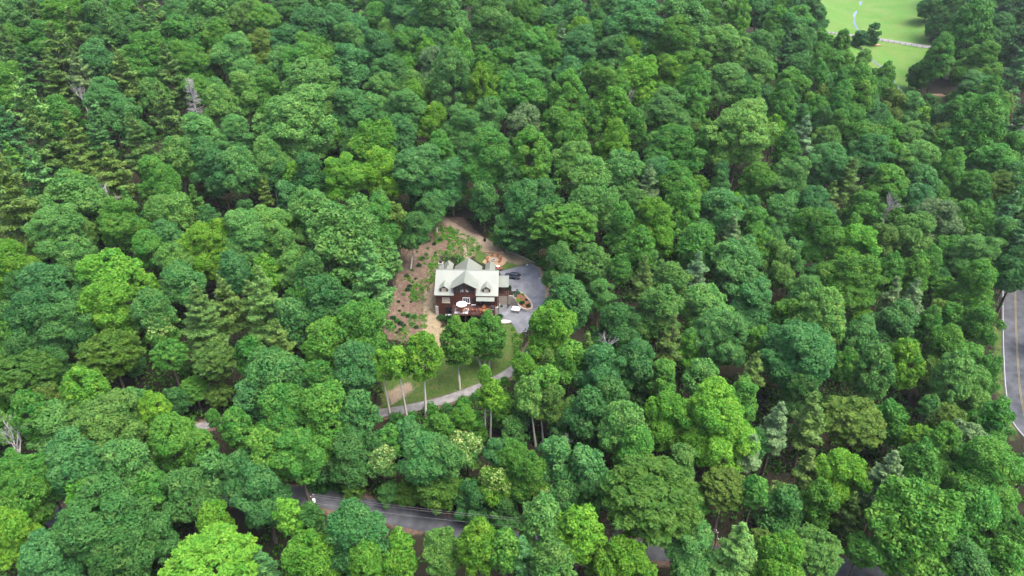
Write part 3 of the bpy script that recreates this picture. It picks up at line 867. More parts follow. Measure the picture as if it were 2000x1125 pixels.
TREES = """
20 30 60 O b|128 34 80 M y|70 35 50 N o|195 45 62 O b|245 30 45 M g|290 20 60 N o|360 35 55 O b|412 28 75 O l|480 40 62 O l|25 75 60 O g|85 75 58 M g|150 78 62 N o|215 80 50 N d|260 65 65 O b|305 68 52 N l|350 72 70 O g|425 75 60 M g|465 108 75 M l|25 112 52 N o|118 115 80 N o|185 115 60 O b|290 115 92 M g|375 120 62 O g|60 142 60 N d|15 160 72 M g|110 152 52 N o|162 160 60 N s|243 152 58 N o|335 150 60 N o|387 172 48 M g|300 185 52 O l|210 197 66 O b|60 222 82 N l|125 230 52 M g|430 205 62 O l|480 182 72 O l|190 228 48 N d|255 237 60 O b|330 238 70 N o|85 285 80 N o|150 282 62 N o|270 282 62 N o|192 270 50 N d|395 267 66 O l|465 260 70 M l|345 306 66 O l|402 312 62 O b|472 330 72 O l|75 347 62 N l|160 335 60 N o|222 332 60 N o|300 342 60 O g|10 340 60 N d|140 367 62 O g|330 372 60 M g|20 255 52 N d|430 332 60 O b
515 40 60 O g|560 15 62 O b|610 52 92 O b|660 40 60 O b|733 30 50 M g|700 62 60 O b|790 25 72 O b|850 50 108 O b|827 62 38 P g|950 35 92 M l|890 30 50 N d|510 97 62 M o|560 82 70 O b|612 102 60 O g|680 82 60 O b|740 96 60 O b|795 95 58 O g|832 97 38 P y|545 132 52 O l|587 134 72 O g|632 130 52 O g|690 127 70 O b|760 137 66 O b|842 130 52 O s|897 115 60 P g|943 122 46 P g|980 127 55 M g|604 165 104 O l|525 182 62 O g|680 165 58 N d|745 182 56 O l|800 172 56 O l|881 156 76 P l|943 180 62 P y|985 182 52 P g|580 247 124 O l|640 212 60 O l|682 218 76 O b|732 216 52 O l|790 216 72 O b|812 192 42 M y|850 240 56 M y|905 245 78 M l|952 226 58 O b|642 256 40 M y|734 282 84 M y|786 262 48 O b|862 302 56 M g|815 332 92 O b|882 346 60 O b|522 312 72 M l|670 342 76 M y|742 336 68 M y|605 338 62 O d
1025 35 60 M g|1080 45 52 O b|1120 32 52 O d|1130 60 46 M y|1162 65 34 P g|1095 75 34 N s|1240 55 102 O b|1330 42 92 O l|1372 20 62 M g|1440 36 46 P g|1480 20 52 O b|1012 82 42 P g|1042 92 60 O g|1076 75 42 M g|1130 97 72 O b|1080 116 48 M g|1195 105 62 O b|1226 100 42 M y|1320 92 102 M g|1415 85 82 O l|1480 87 62 O b|1030 146 72 O b|1110 140 52 O b|1156 142 38 P g|1246 150 78 M y|1306 142 62 M y|1190 172 66 O g|1415 156 78 O l|1475 136 52 M l|1030 190 76 M g|1110 190 68 P g|1352 180 62 P g|1462 192 48 P g|1026 236 62 O s|1150 235 52 P g|1090 236 58 M g|1112 266 60 O g|1202 216 62 P y|1236 250 52 P g|1300 230 88 O l|1360 226 34 P g|1036 310 78 P g|1200 286 58 P y|1120 312 78 M l|1312 290 98 M g|1376 280 44 M g|1445 260 112 O l|1482 352 62 M g|1290 340 72 O b|1150 352 78 M l|1212 340 78 M l|1322 366 72 M g|1265 372 52 N s|1235 395 50 M l
1515 45 42 P g|1555 40 52 O g|1600 36 40 O d|1545 66 66 O d|1580 20 44 O b|1512 88 44 O g|1565 88 52 O b|1602 80 46 O g|1645 82 40 P g|1530 106 42 N d|1560 132 52 O b|1610 120 60 O g|1597 142 34 P g|1540 165 62 M g|1650 126 58 O g|1684 124 48 M l|1655 160 56 O g|1728 155 52 P g|1670 184 70 P g|1712 186 42 O g|1775 207 62 M l|1745 207 50 O o|1525 207 52 P g|1640 200 46 P g|1690 216 56 O b|1592 216 42 O g|1605 242 46 O d|1656 256 82 M g|1566 270 52 N s|1510 256 42 P y|1536 292 46 P g|1616 270 46 M l|1622 316 82 O b|1735 266 56 O g|1772 276 60 M l|1696 300 72 M d|1740 300 36 P y|1792 316 82 O l|1852 290 60 O g|1856 332 50 P g|1545 356 76 O l|1660 347 44 N o|1735 360 66 O g|1800 362 60 O b
1834 112 72 P g|1800 146 56 o d|1890 65 78 P g|1830 48 50 o d|1915 125 72 M g|1950 52 52 O d|1960 22 52 N d|1814 12 50 o d|1855 12 46 O d|1905 12 50 O d|1990 92 60 N d|1945 95 52 O d|1982 152 60 N d|1908 175 60 O b|1932 188 48 P g|1945 230 46 P g|1880 220 56 O g|1832 240 46 o d|1812 206 32 o d|1908 258 90 P g|1935 320 76 M g|1984 302 60 O g|1992 240 46 N d|1962 362 52 M o|1902 362 54 M g|1990 30 50 N d|1962 472 62 O d|1986 405 66 O d|1992 515 56 O d|1976 350 60 O d|1955 300 50 O g
40 410 102 N o|150 392 100 M l|118 452 96 M l|240 432 84 M g|310 410 52 M l|292 482 58 M g|346 410 52 O l|410 480 92 M y|482 458 84 O l|340 520 62 M l|360 550 68 O b|25 520 72 M y|80 560 82 O b|210 540 102 M y|458 532 58 O b|55 615 76 O d|126 635 78 O b|215 596 78 M y|300 602 62 O b|395 620 78 N o|442 590 60 N o|490 582 46 N o|315 640 52 F g|215 690 104 B e|330 692 60 B g|420 702 72 B o|490 690 56 M g|50 730 102 B e|165 757 72 P y|12 655 46 O g|40 682 50 O d
520 440 84 O l|560 490 62 O l|520 532 48 M y|612 415 74 M l|682 462 132 M l|738 430 66 O g|772 428 48 M o|612 536 62 O b|570 522 52 O l|520 592 78 N o|570 620 62 O b|640 592 84 O d|612 577 34 M y|728 545 92 N l|762 498 52 N l|710 640 102 M g|640 662 82 M g|612 692 44 M g|546 662 52 N o|512 702 52 O d|545 732 92 O b|690 716 82 O b|622 742 62 O g
1100 440 112 B g|1182 400 52 M l|1140 392 60 M l|1216 442 56 M g|1276 432 76 M y|1250 482 52 P g|1292 466 46 M y|1332 402 66 P g|1400 412 88 O b|1432 400 34 M y|1470 440 62 O g|1356 476 76 M g|1430 460 42 N s|1440 512 92 M l|1484 490 60 M g|1092 516 64 M l|1255 545 46 N o|1212 522 42 P g|1312 546 62 M l|1360 532 52 N s|1112 592 84 O b|1286 602 78 M l|1380 600 84 O l|1470 592 72 O b|1076 640 116 M y|1200 642 76 O d|1240 702 72 O b|1296 732 52 O g|1310 662 48 N o|1350 672 44 M y|1402 656 98 O b|1480 662 46 O g|1022 716 60 M y|1112 702 64 O g|1170 716 72 O b|1066 748 60 O g|1472 722 44 N o|1370 736 62 M l
1525 415 66 O b|1590 400 72 O b|1686 406 56 O g|1605 456 78 M g|1570 442 50 O g|1820 436 86 O s|1742 390 52 O g|1780 462 72 M l|1895 436 82 M g|1790 396 60 O b|1670 482 72 M y|1722 472 52 M o|1520 512 62 O l|1658 546 112 M g|1736 536 52 P g|1786 536 52 P g|1816 512 40 P g|1846 492 52 O g|1906 500 82 M l|1740 582 48 N s|1780 586 52 N s|1908 556 94 M g|1570 572 62 M l|1536 620 58 O g|1602 622 88 P l|1682 622 46 B y|1676 662 62 O b|1746 646 84 O b|1812 636 48 P g|1832 610 42 M o|1855 622 50 O g|1916 632 78 M g|1840 682 72 M g|1560 692 124 O d|1652 712 48 P g|1706 722 68 P l|1764 706 68 P y|1862 732 68 P l|1928 726 62 M g|1890 700 52 O g|1962 430 60 N d|1972 530 56 O d|1992 478 60 N d
60 806 62 P g|112 832 78 O l|172 800 60 O l|213 830 122 O l|260 792 62 O b|300 796 52 P y|342 854 96 M g|392 870 52 P g|416 816 36 P g|462 832 56 P g|490 776 60 O b|138 902 92 O b|250 912 92 O l|30 922 66 M g|82 922 62 M g|46 972 82 M g|166 970 66 M y|302 962 66 M g|362 962 84 O b|412 916 68 O b|476 932 78 O b|214 1020 152 O d|30 1042 82 M y|420 1016 60 M y|90 1092 92 O b|232 1096 102 O d|412 1102 152 B y|310 1040 60 O d
550 802 88 O g|640 802 98 O g|700 800 62 O d|580 882 82 O g|682 882 72 O b|626 912 66 o d|746 902 46 F l|690 952 56 b e|520 882 72 O g|512 962 84 O b|566 1006 52 P y|606 1018 56 M d|690 1046 146 M d|600 1098 92 M y|716 1096 62 P y|780 1072 56 M y|776 1112 62 M y|862 1070 86 M l|936 1062 76 P y|986 1072 60 P g|822 892 78 O b|872 892 62 O b|912 874 58 F l|970 940 56 F y|906 812 48 M y|858 950 84 b e|800 958 52 b e|760 960 48 o d|930 985 70 o d|985 990 60 o d|860 835 46 M g|1000 890 50 M g|970 880 44 O b
1030 922 62 M g|1086 892 66 O b|1146 912 72 O b|1057 956 38 F y|1102 972 60 O b|1152 962 58 O d|1216 832 84 O l|1240 882 76 M g|1302 816 72 M y|1394 818 136 M y|1330 902 62 O l|1274 968 166 B e|1414 952 78 B o|1465 880 52 N s|1474 958 48 P g|1060 1022 82 P l|1130 1040 88 P y|1166 1082 48 M o|1080 1106 82 P l|1216 1112 92 M y|1350 1066 106 O l|1436 1082 92 N l|1490 1062 56 B o|1020 1082 52 N d|1150 800 70 O d|1190 770 60 O d
1515 832 62 N s|1580 816 68 N o|1664 822 104 B o|1576 912 48 N o|1640 932 82 M y|1520 958 34 F l|1530 988 72 O d|1602 972 62 M g|1726 940 82 N s|1800 862 60 B y|1850 826 60 M o|1842 866 62 P g|1890 862 66 O s|1936 822 92 M g|1790 916 78 P g|1920 922 132 M g|1790 1022 148 M g|1890 1012 104 M g|1590 1076 112 B l|1520 1102 86 M y|1660 1000 56 N o|1680 1072 66 M g|1970 1042 72 M g|1960 1098 72 M g|1880 1112 92 O d|1560 770 60 O d|1450 770 56 O g|1480 860 40 O d
800 846 52 o b|765 858 48 o g|842 850 46 m g|880 838 42 o g|925 832 42 m g|985 800 46 o g|1002 842 50 o d|738 872 46 o d|905 858 44 o b|1015 815 40 o d|1120 812 54 o d|1165 845 54 o d|1100 835 44 o b|1180 700 50 o d|1250 760 54 o d|200 405 50 o d|300 430 40 o d|250 700 46 o d|380 760 50 b g|430 770 46 b o|480 800 44 o d|345 780 44 o d|1010 440 60 N d|1052 436 50 N d|985 445 46 O d|1020 395 66 O d|1060 380 60 O d|1000 350 60 O d|835 385 56 O d
380 205 50 C g|913 78 46 D g|205 385 50 D g|1205 1040 62 D g|1240 1068 40 D g|1180 668 44 D g|1735 402 48 D g|20 860 70 D g|1105 865 40 D g|160 185 36 D g|1715 690 34 D g|1232 195 30 D g
"""
for item in TREES.replace('\n', '|').split('|'):
    if item.strip():
        a = item.split()
        tree_at(float(a[0]), float(a[1]), float(a[2]), a[3], a[4])
# trees whose foot can be seen in the photo: foot pixel, crown pixel, crown width
FEET = """
796 821 777 705 52 P y|762 812 745 712 54 P y|831 813 828 690 76 P y|898 760 892 666 70 P g|940 722 928 655 56 P g|956 722 956 655 66 P g
958 865 959 768 54 P y|948 860 947 728 28 P y|945 424 958 300 104 M g|1073 870 1080 782 50 M o|1047 872 1034 768 56 M l|1062 868 1056 800 34 M o
801 525 812 446 58 O b|853 454 850 396 50 O b|831 470 838 410 46 O b|1158 596 1152 522 88 M l|545 410 530 330 60 O d|1290 368 1300 318 40 O g
"""
for item in FEET.replace('\n', '|').split('|'):
    if not item.strip(): continue
    a = item.split(); q = [float(s) for s in a[:5]]
    p = on_ground(q[0], q[1])
    dep = p[1] * CP - (p[2] - CAMZ) * SP
    rr_ = ray(q[2], q[3])
    d = p[1] / rr_[1]                                # same distance into the scene as the foot
    top = np.array([rr_[0] * d, p[1], CAMZ + rr_[2] * d])
    make_tree(a[5], a[6], tuple(p), .5 * q[4] * 1.0 * d / FPX, top[2] - p[2], lean=(top[0] - p[0], 0), pale=True, tr=.24, squash=.98)

# woodland between: smaller trees fill the gaps wherever the photo shows closed canopy
FIELDS = POLY['field'] + POLY['mulch'] + POLY['grass']
fill = 0
cells = [(x, y) for y in np.arange(52, 430, 7.5) for x in np.arange(-240, 330, 7.5)]
random.shuffle(cells)
arr = np.array(PLACED)
hid = 0
for x, y in cells:
    x += random.uniform(-2.4, 2.4); y += random.uniform(-2.4, 2.4)
    z = h1(x, y)
    kind = random.choices('OMPNB', (5, 4, 2.5, 1.2, .8))[0]
    if x < -55 and y > 170: kind = random.choices('OMPN', (4, 2, .5, 4))[0]
    r = random.uniform(2.9, 4.6) * (.8 if kind in 'NP' else 1)
    hgt, zc = heights(kind, r); zc *= random.uniform(.68, .86)
    X_, Y_, dep = project(x, y, z + zc)
    if dep < 40 or X_ < -110 or X_ > 2110 or Y_ < -70 or Y_ > 1260: continue
    if y > 330 and Y_ < -45: continue
    d = np.hypot(arr[:, 0] - x, arr[:, 1] - y)
    if (d < .66 * (arr[:, 2] + r)).any(): continue
    # skip what would stand wholly behind or under a listed crown
    dd = np.hypot(arr[:, 3] - X_, arr[:, 4] - Y_)
    if (dd < .82 * arr[:, 5]).any(): continue
    if blocked(x, y) or hits_clear(x, y, z + zc, r): continue
    if any(float(seg_dist(np.array([x]), np.array([y]), p)[0]) > -1 for p in FIELDS): continue
    col = random.choices('gbdloy', (4, 4, 4, 2, 1 + 2*(kind == 'N'), .6))[0]
    make_tree(kind, col, (x, y, z), r, zc)
    arr = np.vstack([arr, PLACED[-1]]); fill += 1
label_trees()

# undergrowth over the forest floor: one uncountable mass
g = np.random.default_rng(5)
cen, rad = [], []
bx = g.uniform(-170, 200, 12000); by = g.uniform(55, 300, 12000)
bz = H(bx, by)
BX, BY, BD = project(bx, by, bz)
okb = (BX > -60) & (BX < 2060) & (BY > -20) & (BY < 1200)
for p in FIELDS + [LOT, PIT]: okb &= seg_dist(bx, by, p) < -.8
for p, hw in ROADS:
    for a in range(0, len(bx), 3000):
        s = slice(a, a+3000)
        okb[s] &= np.sqrt(((bx[s,None]-p[None,:,0])**2 + (by[s,None]-p[None,:,1])**2).min(1)) > hw + 1.6
okb &= ~((np.abs(bx - HOUSE_C[0]) < 11) & (np.abs(by - HOUSE_C[1]) < 12))
bx, by, bz = bx[okb][:7000], by[okb][:7000], bz[okb][:7000]
rad = g.uniform(.8, 2.1, len(bx))
P, N, V = clump_leaves(np.c_[bx, by, bz + .35], rad, 14, 6, flat=.9, jit=.6)
un = link('undergrowth', leaf_mesh('undergrowth', P, N, g.uniform(.26, .5, len(P)), g.uniform(.16, .3, len(P)), V))
un.color = (.045, .14, .02, 1)
tag(un, 'green undergrowth covering the forest floor beneath the trees', 'undergrowth', kind='stuff')
# ------------------------------------------------------------------ the house
HX, HY = HOUSE_C
house = empty('log_house', (HX, HY, 0), R(-1.7))
tag(house, 'reddish-brown timber house with pale green metal roof and front deck in the clearing', 'house')
def hp(mb, name, m, parent=house): return mb.build(name, m, parent)
EZ, RZ, HD = 3.0, 7.3, 6.1
SL = (RZ - EZ) / HD
GX = -.4
hp(MB().box(-8.1, 8.1, -5.7, 5.7, -4.6, -.2), 'lower_wall', 'wood_wall')
hp(MB().box(-8.1, 8.1, -5.68, 5.7, -.2, 3.2), 'upper_wall', 'wood_wall')
for sx in (-1, 1):      # gable ends
    mb = MB(); x0, x1 = (-8.1, -7.9) if sx < 0 else (7.9, 8.1)
    n = [(-5.6, 3.2), (5.6, 3.2), (0, 7.05)]
    mb.add([(x0, y, z) for y, z in n] + [(x1, y, z) for y, z in n], [(0, 1, 2), (5, 4, 3), (0, 3, 4, 1), (1, 4, 5, 2), (2, 5, 3, 0)])
    hp(mb, 'gable_wall', 'wood_wall')
hp(MB().prism_y([(GX-2.9, 3.2), (GX+2.9, 3.2), (GX+2.9, 5.55), (GX, 7.1), (GX-2.9, 5.55)], -5.7, -5.3), 'front_gable_wall', 'wood_wall')
hp(MB().prism_y([(-3.7, 3.2), (3.1, 3.2), (3.1, 4.6), (-.3, 7.1), (-3.7, 4.6)], 5.2, 5.75), 'rear_gable_wall', 'wood_wall')
T = .16
def zm(y): return RZ - SL * abs(y)
mb = MB()
vy = -(0.55 * 2.9) / SL
for sgn in (-1, 1):
    xo = 8.45 * sgn; xi = GX + 2.9 * sgn
    p = [(xo, -HD, EZ), (xi, -HD, EZ), (xi, vy, zm(vy)), (GX, 0, RZ), (xo, 0, RZ)]
    mb.slab(p if sgn < 0 else p[::-1], T)
mb.slab([(-8.45, 0, RZ), (8.45, 0, RZ), (8.45, HD, EZ), (-8.45, HD, EZ)], T)
roof = hp(mb, 'roof', 'roof')
mb = MB()
mb.slab([(GX-3.45, -6.5, RZ - .55*3.45), (GX, -6.5, RZ + .02), (GX, 0, RZ + .02), (GX-3.45, 0, RZ - .55*3.45)], T)
mb.slab([(GX, -6.5, RZ + .02), (GX+3.45, -6.5, RZ - .55*3.45), (GX+3.45, 0, RZ - .55*3.45), (GX, 0, RZ + .02)], T)
hp(mb, 'front_gable_roof', 'roof')
mb = MB()
mb.slab([(-4.1, 0, RZ - .72*3.8), (-.3, 0, RZ + .03), (-.3, 6.6, RZ + .03), (-4.1, 6.6, RZ - .72*3.8)], T)
mb.slab([(-.3, 0, RZ + .03), (3.5, 0, RZ - .72*3.8), (3.5, 6.6, RZ - .72*3.8), (-.3, 6.6, RZ + .03)], T)
hp(mb, 'rear_gable_roof', 'roof')
hp(MB().box(-8.46, 8.46, -.12, .12, RZ - .02, RZ + .06), 'ridge_cap', 'roof', roof)
for x0, x1 in ((-8.45, GX-2.95), (GX+2.95, 8.45)):
    hp(MB().box(x0, x1, -HD - .12, -HD - .004, EZ - .26, EZ - .06), 'gutter', 'wood_trim', roof)
def gable_face(mb, cx, hw, y0, y1, z0, ze, zr):
    return mb.prism_y([(cx-hw, z0), (cx+hw, z0), (cx+hw, ze), (cx, zr), (cx-hw, ze)], y0, y1)
def window(name, x0, x1, z0, z1, y, top=None, frame='wood_trim', glass='glass', bars=1, sill=True):
    """frame (four bars and glazing bars) with a pane behind; top gives the two upper corners of a raked window"""
    zt0, zt1 = top or (z1, z1)
    f = MB(); d = .09
    f.prism_y([(x0-d, z0-d), (x1+d, z0-d), (x1+d, z0), (x0-d, z0)], y - .07, y)
    f.prism_y([(x0-d, z0), (x0, z0), (x0, zt0), (x0-d, zt0)], y - .07, y)
    f.prism_y([(x1, z0), (x1+d, z0), (x1+d, zt1), (x1, zt1)], y - .07, y)
    f.prism_y([(x0-d, zt0), (x1+d, zt1), (x1+d, zt1+d), (x0-d, zt0+d)], y - .07, y)
    for k in range(1, bars + 1):
        xm = lerp(x0, x1, k / (bars + 1))
        f.prism_y([(xm-.03, z0), (xm+.03, z0), (xm+.03, min(zt0, zt1)), (xm-.03, min(zt0, zt1))], y - .06, y)
    o = f.build(name, frame, house)
    MB().prism_y([(x0, z0), (x1, z0), (x1, zt1), (x0, zt0)], y - .03, y + .02).build('pane', glass, o)
    if sill: MB().box(x0 - .15, x1 + .15, y - .16, y - .075, z0 - .16, z0 - .09).build('sill', frame, o)
    return o
for cx in (-5.88, 5.3):      # front dormers
    dr = hp(gable_face(MB(), cx, .95, -5.25, -2.6, 3.55, 4.65, 5.35), 'dormer', 'wood_wall')
    mb = MB()
    zr, ze = 5.55, 4.62
    mb.slab([(cx-1.25, -5.55, ze), (cx, -5.55, zr), (cx, -2.2, zr), (cx-1.25, -3.4, ze)], .12)
    mb.slab([(cx, -5.55, zr), (cx+1.25, -5.55, ze), (cx+1.25, -3.4, ze), (cx, -2.2, zr)], .12)
    mb.build('dormer_roof', 'roof', dr)
    fr = MB()
    for a in ((-.62, .62, 3.66, 3.76), (-.62, .62, 4.62, 4.72), (-.62, -.52, 3.76, 4.62), (.52, .62, 3.76, 4.62), (-.52, .52, 4.15, 4.21)):
        fr.box(cx + a[0], cx + a[1], -5.33, -5.255, a[2], a[3])
    fr.build('window_frame', 'cream', dr)
    MB().box(cx - .52, cx + .52, -5.29, -5.252, 3.76, 4.62).build('pane', 'curtain', dr)
for cx in (-5.7, 5.84):      # rear dormers
    dr = hp(gable_face(MB(), cx, 1.1, 2.6, 5.5, 3.6, 5.7, 6.7), 'dormer', 'wood_wall')
    mb = MB(); zr, ze = 6.95, 5.75
    mb.slab([(cx-1.35, 1.0, ze), (cx, .3, zr), (cx, 5.8, zr), (cx-1.35, 5.8, ze)], .12)
    mb.slab([(cx, .3, zr), (cx+1.35, 1.0, ze), (cx+1.35, 5.8, ze), (cx, 5.8, zr)], .12)
    mb.build('dormer_roof', 'roof', dr)
for a, b, t0, t1, bars in ((-2.45, -1.55, 4.75, 5.2, 0), (-1.2, -.28, 5.75, 6.2, 0), (.28, 1.2, 6.2, 5.75, 0), (1.55, 2.45, 5.2, 4.75, 0)):
    window('gable_window', GX + a, GX + b, 3.85, 0, -5.7, (t0, t1), bars=bars)
window('bedroom_window', -6.4, -4.5, .55, 2.05, -5.7, None, 'cream', 'curtain', 1)
window('dining_window', -.9, .8, .45, 2.05, -5.7, None, 'white', 'glass', 2)
window('screen_window', 3.4, 6.6, .3, 2.2, -5.7, None, 'wood_trim', 'glass', 3)
dm = hp(MB().box(1.35, 2.35, -5.76, -5.70, 0.02, 2.1), 'deck_door', 'wood_trim')
MB().box(1.55, 2.15, -5.79, -5.765, .45, 1.95).build('pane', 'glass', dm)
MB().box(1.25, 2.45, -5.95, -5.765, -.1, .06).build('threshold', 'white', dm)
MB().lathe([(.03, 0), (.05, .03), (.03, .06)], 8, (2.25, -5.8, 1.0)).build('handle', 'silver', dm)
dm = hp(MB().box(-5.6, -3.6, -5.77, -5.71, -3.2, -.95), 'basement_door', 'wood_trim')
for x0, x1 in ((-5.5, -4.65), (-4.55, -3.7)):
    MB().box(x0, x1, -5.80, -5.775, -3.1, -1.05).build('pane', 'glass', dm)
MB().box(-5.8, -3.4, -6.3, -5.775, -3.35, -3.22).build('threshold', 'white', dm)
for x0, x1 in ((-8.35, -7.65), (7.65, 8.35)):
    mb = MB()
    for k in range(11):
        q = .06 * random.random()
        mb.box(x0 - q, x1 + q, -6.0 - q, -5.3, -4.6 + .36*k, -4.6 + .36*k + .345)
    hp(mb, 'stone_pier', 'stone_light')
mb = MB()
for k in range(9):
    q = .05 * random.random()
    mb.box(-8.0 - q, -6.9 + q, 2.2 - q, 3.3 + q, 3.5 + .46*k, 3.5 + .46*k + .45)
ch = hp(mb, 'chimney', 'stone_light')
MB().box(-8.1, -6.8, 2.1, 3.4, 7.65, 7.78).build('chimney_slab', 'stone', ch)
MB().lathe([(.34, 7.78), (.34, 8.25), (.46, 8.27), (.40, 8.5), (.1, 8.62)], 12, (-7.45, 2.75, 0)).build('chimney_cap', 'black', ch)
hp(MB().lathe([(.06, 0), (.06, .7), (.12, .72), (.1, .85)], 8, (-5.5, 3.2, 6.7)), 'vent_pipe', 'black')
# entry porch on the right-hand end
mb = MB(); mb.slab([(8.12, -.9, 2.62), (11.0, -.9, 2.62), (11.0, 4.0, 3.28), (8.12, 4.0, 3.28)], .14)
pr = hp(mb, 'porch_roof', 'roof')
for y in (-.7, 3.8):
    MB().box(10.7, 10.88, y - .09, y + .09, -3.2 if y < 0 else -.1, 2.5 if y < 0 else 3.1).build('porch_post', 'wood_trim', pr)
hp(MB().box(8.12, 11.0, -.8, 4.0, -.25, .02), 'porch_floor', 'deck')
dm = hp(MB().box(8.1, 8.16, .8, 1.8, .03, 2.1), 'side_door', 'wood_trim')
MB().box(8.17, 8.19, 1.0, 1.6, .9, 1.9).build('pane', 'glass', dm)
# deck
DX0, DX1, DY0, DY1 = -3.5, 7.7, -10.5, -5.72
mb = MB()
for k in range(32):
    x0 = DX0 + (DX1 - DX0) * k / 32
    mb.box(x0, x0 + .335, DY0, DY1, -.16, -.12 + .006 * (k % 3))
deck = hp(mb, 'deck', 'deck')
MB().box(DX0, DX1, DY0, DY0 + .08, -.50, -.165).box(DX0, DX0 + .08, DY0 + .09, DY1, -.50, -.165).box(DX1 - .08, DX1, DY0 + .09, DY1, -.50, -.165).build('rim_joist', 'wood_trim', deck)
for x in (DX0 + .15, 0, 3.8, DX1 - .15):
    MB().box(x - .1, x + .1, DY0 + .1, DY0 + .3, -4.9, -.17).build('support_post', 'wood_trim', deck)
rail = MB(); bal = MB()
def run(a, b):
    a, b = Vector(a), Vector(b); L = (b - a).length; d = (b - a) / L; rz = math.atan2(d.y, d.x)
    rail.rbox((a + b) / 2 + Vector((0, 0, 1.0)), (L, .11, .07), rz); rail.rbox((a + b) / 2 + Vector((0, 0, .14)), (L, .06, .06), rz)
    k = int(L / 1.8) + 1
    for i in range(k + 1): rail.rbox(a + d * (L * i / k) + Vector((0, 0, .45)), (.12, .12, 1.12), rz)
    n = int(L / .16)
    for i in range(n): bal.rbox(a + d * (L * (i + .5) / n) + Vector((0, 0, .56)), (.035, .035, .82), rz)
run((DX0 + .06, DY1 - .1, 0), (DX0 + .06, DY0 + .06, 0)); run((DX0 + .2, DY0 + .06, 0), (DX1 - .1, DY0 + .06, 0)); run((DX1 - .06, DY0 + .2, 0), (DX1 - .06, DY1 - .1, 0))
rail.build('railing', 'wood_trim', deck); bal.build('balusters', 'wood_trim', deck)
mb = MB(); mb.slab([(2.7, -7.5, 2.28), (7.5, -7.5, 2.28), (7.5, -5.72, 2.82), (2.7, -5.72, 2.82)], .12)
pr = hp(mb, 'deck_porch_roof', 'roof')
for x in (2.95, 7.25): MB().box(x - .08, x + .08, -7.35, -7.19, -.11, 2.2).build('porch_post', 'wood_trim', pr)
hm = Matrix.Translation((HX, HY, 0)) @ Matrix.Rotation(R(-1.7), 4, 'Z')
def hw_(x, y, z): return hm @ Vector((x, y, z))

# ------------------------------------------------------------------ things on the deck
def adirondack(name='lounge_chair', m='orange_wood'):
    t = empty(name, (0, 0, 0))
    for k in range(5): MB().rbox((-.24 + .12*k, .02, .36), (.10, .58, .03), rx=R(-10)).build('slat', m, t)
    for k in range(5): MB().rbox((-.24 + .12*k, .40, .68), (.10, .03, .78 - .06*abs(k - 2)), rx=R(-22)).build('back_slat', m, t)
    for sx in (-1, 1):
        MB().rbox((sx*.36, .05, .60), (.13, .72, .035)).build('arm', m, t)
        MB().rbox((sx*.33, -.26, .29), (.07, .09, .58)).build('leg', m, t)
        MB().rbox((sx*.33, .30, .27), (.07, .09, .54), rx=R(8)).build('leg', m, t)
    return t
CH = adirondack()
first = [True]
def chair(loc, rz, label, group):
    t = CH if first[0] else copy_tree(CH)
    first[0] = False
    t.location = loc; t.rotation_euler = (0, 0, rz)
    return tag(t, label, 'chair', group)
DZ = -.10
tag(MB().rbox(hw_(-1.1, -8.75, DZ + .012), (3.6, 2.7, .022), R(-1.7)).build('rug', 'rug'), 'pale grey rug under the dining table on the deck', 'rug')
tb = empty('dining_table', hw_(-1.0, -8.6, DZ + .025))
tag(tb, 'round orange wooden table beneath the white parasol', 'table')
MB().lathe([(.02, .70), (.78, .70), (.80, .72), (.80, .75), (.78, .76), (.02, .76)], 20).build('table_top', 'orange_wood', tb)
for k in range(4):
    c, s_ = math.cos(k*1.57 + .8), math.sin(k*1.57 + .8)
    MB().tube([(c*.5, s_*.5, 0), (c*.45, s_*.45, .70)], .05, 6).build('leg', 'orange_wood', tb)
for k, wd in enumerate(('nearest the railing', 'on the right of the round table', 'nearest the house wall', 'on the left of the round table')):
    a = -1.57 + k * 1.57
    p = hw_(-1.0 + 1.15*math.cos(a), -8.6 + .95*math.sin(a), DZ + .025)
    chair(p, a + math.pi/2 + math.pi, f'orange wooden chair under the parasol, {wd}', 'chairs at the round table')
um = empty('parasol', hw_(-1.0, -8.6, DZ + .79)); um.location.z = DZ + .025
tag(um, 'open white octagonal parasol over the deck table', 'parasol')
MB().lathe([(.03, .77), (.03, 2.62)], 8).build('pole', 'white', um)
mb = MB(); n = 8; ring = []
for rr_, zz in ((.06, 2.68), (.75, 2.45), (1.42, 2.12), (1.42, 1.98)):
    ring.append([(rr_*math.cos(2*math.pi*j/n + .39), rr_*math.sin(2*math.pi*j/n + .39), zz) for j in range(n)])
vv = [p for r_ in ring for p in r_]
mb.add(vv, [(i*n + (j+1) % n, i*n + j, (i+1)*n + j, (i+1)*n + (j+1) % n)[::-1] for i in range(3) for j in range(n)] + [tuple(range(n))])
mb.build('canopy', 'white', um)
for k in range(8):
    a = 2*math.pi*k/8 + .39
    MB().tube([(.03, 0, 2.6), (1.38*math.cos(a), 1.38*math.sin(a), 2.09)], .015, 4).build('rib', 'silver', um)
chair(hw_(1.55, -8.9, DZ), R(180), 'orange wooden lounge chair right of the rug, left one of the pair', 'lounge chairs on the deck')
chair(hw_(2.5, -8.75, DZ), R(175), 'orange wooden lounge chair right of the rug, right one of the pair', 'lounge chairs on the deck')
for x, y, a, wd in ((4.0, -8.7, 100, 'left of the low table'), (5.7, -8.7, -95, 'right of the low table'), (4.3, -9.9, 190, 'at the railing, left one'), (5.5, -9.9, 170, 'at the railing, right one'), (4.8, -7.7, 0, 'below the small porch roof')):
    chair(hw_(x, y, DZ), R(a), f'orange wooden lounge chair {wd}', 'lounge chairs on the deck')
lt = empty('low_table', hw_(4.85, -8.75, DZ)); tag(lt, 'low orange table between the lounge chairs on the deck', 'table')
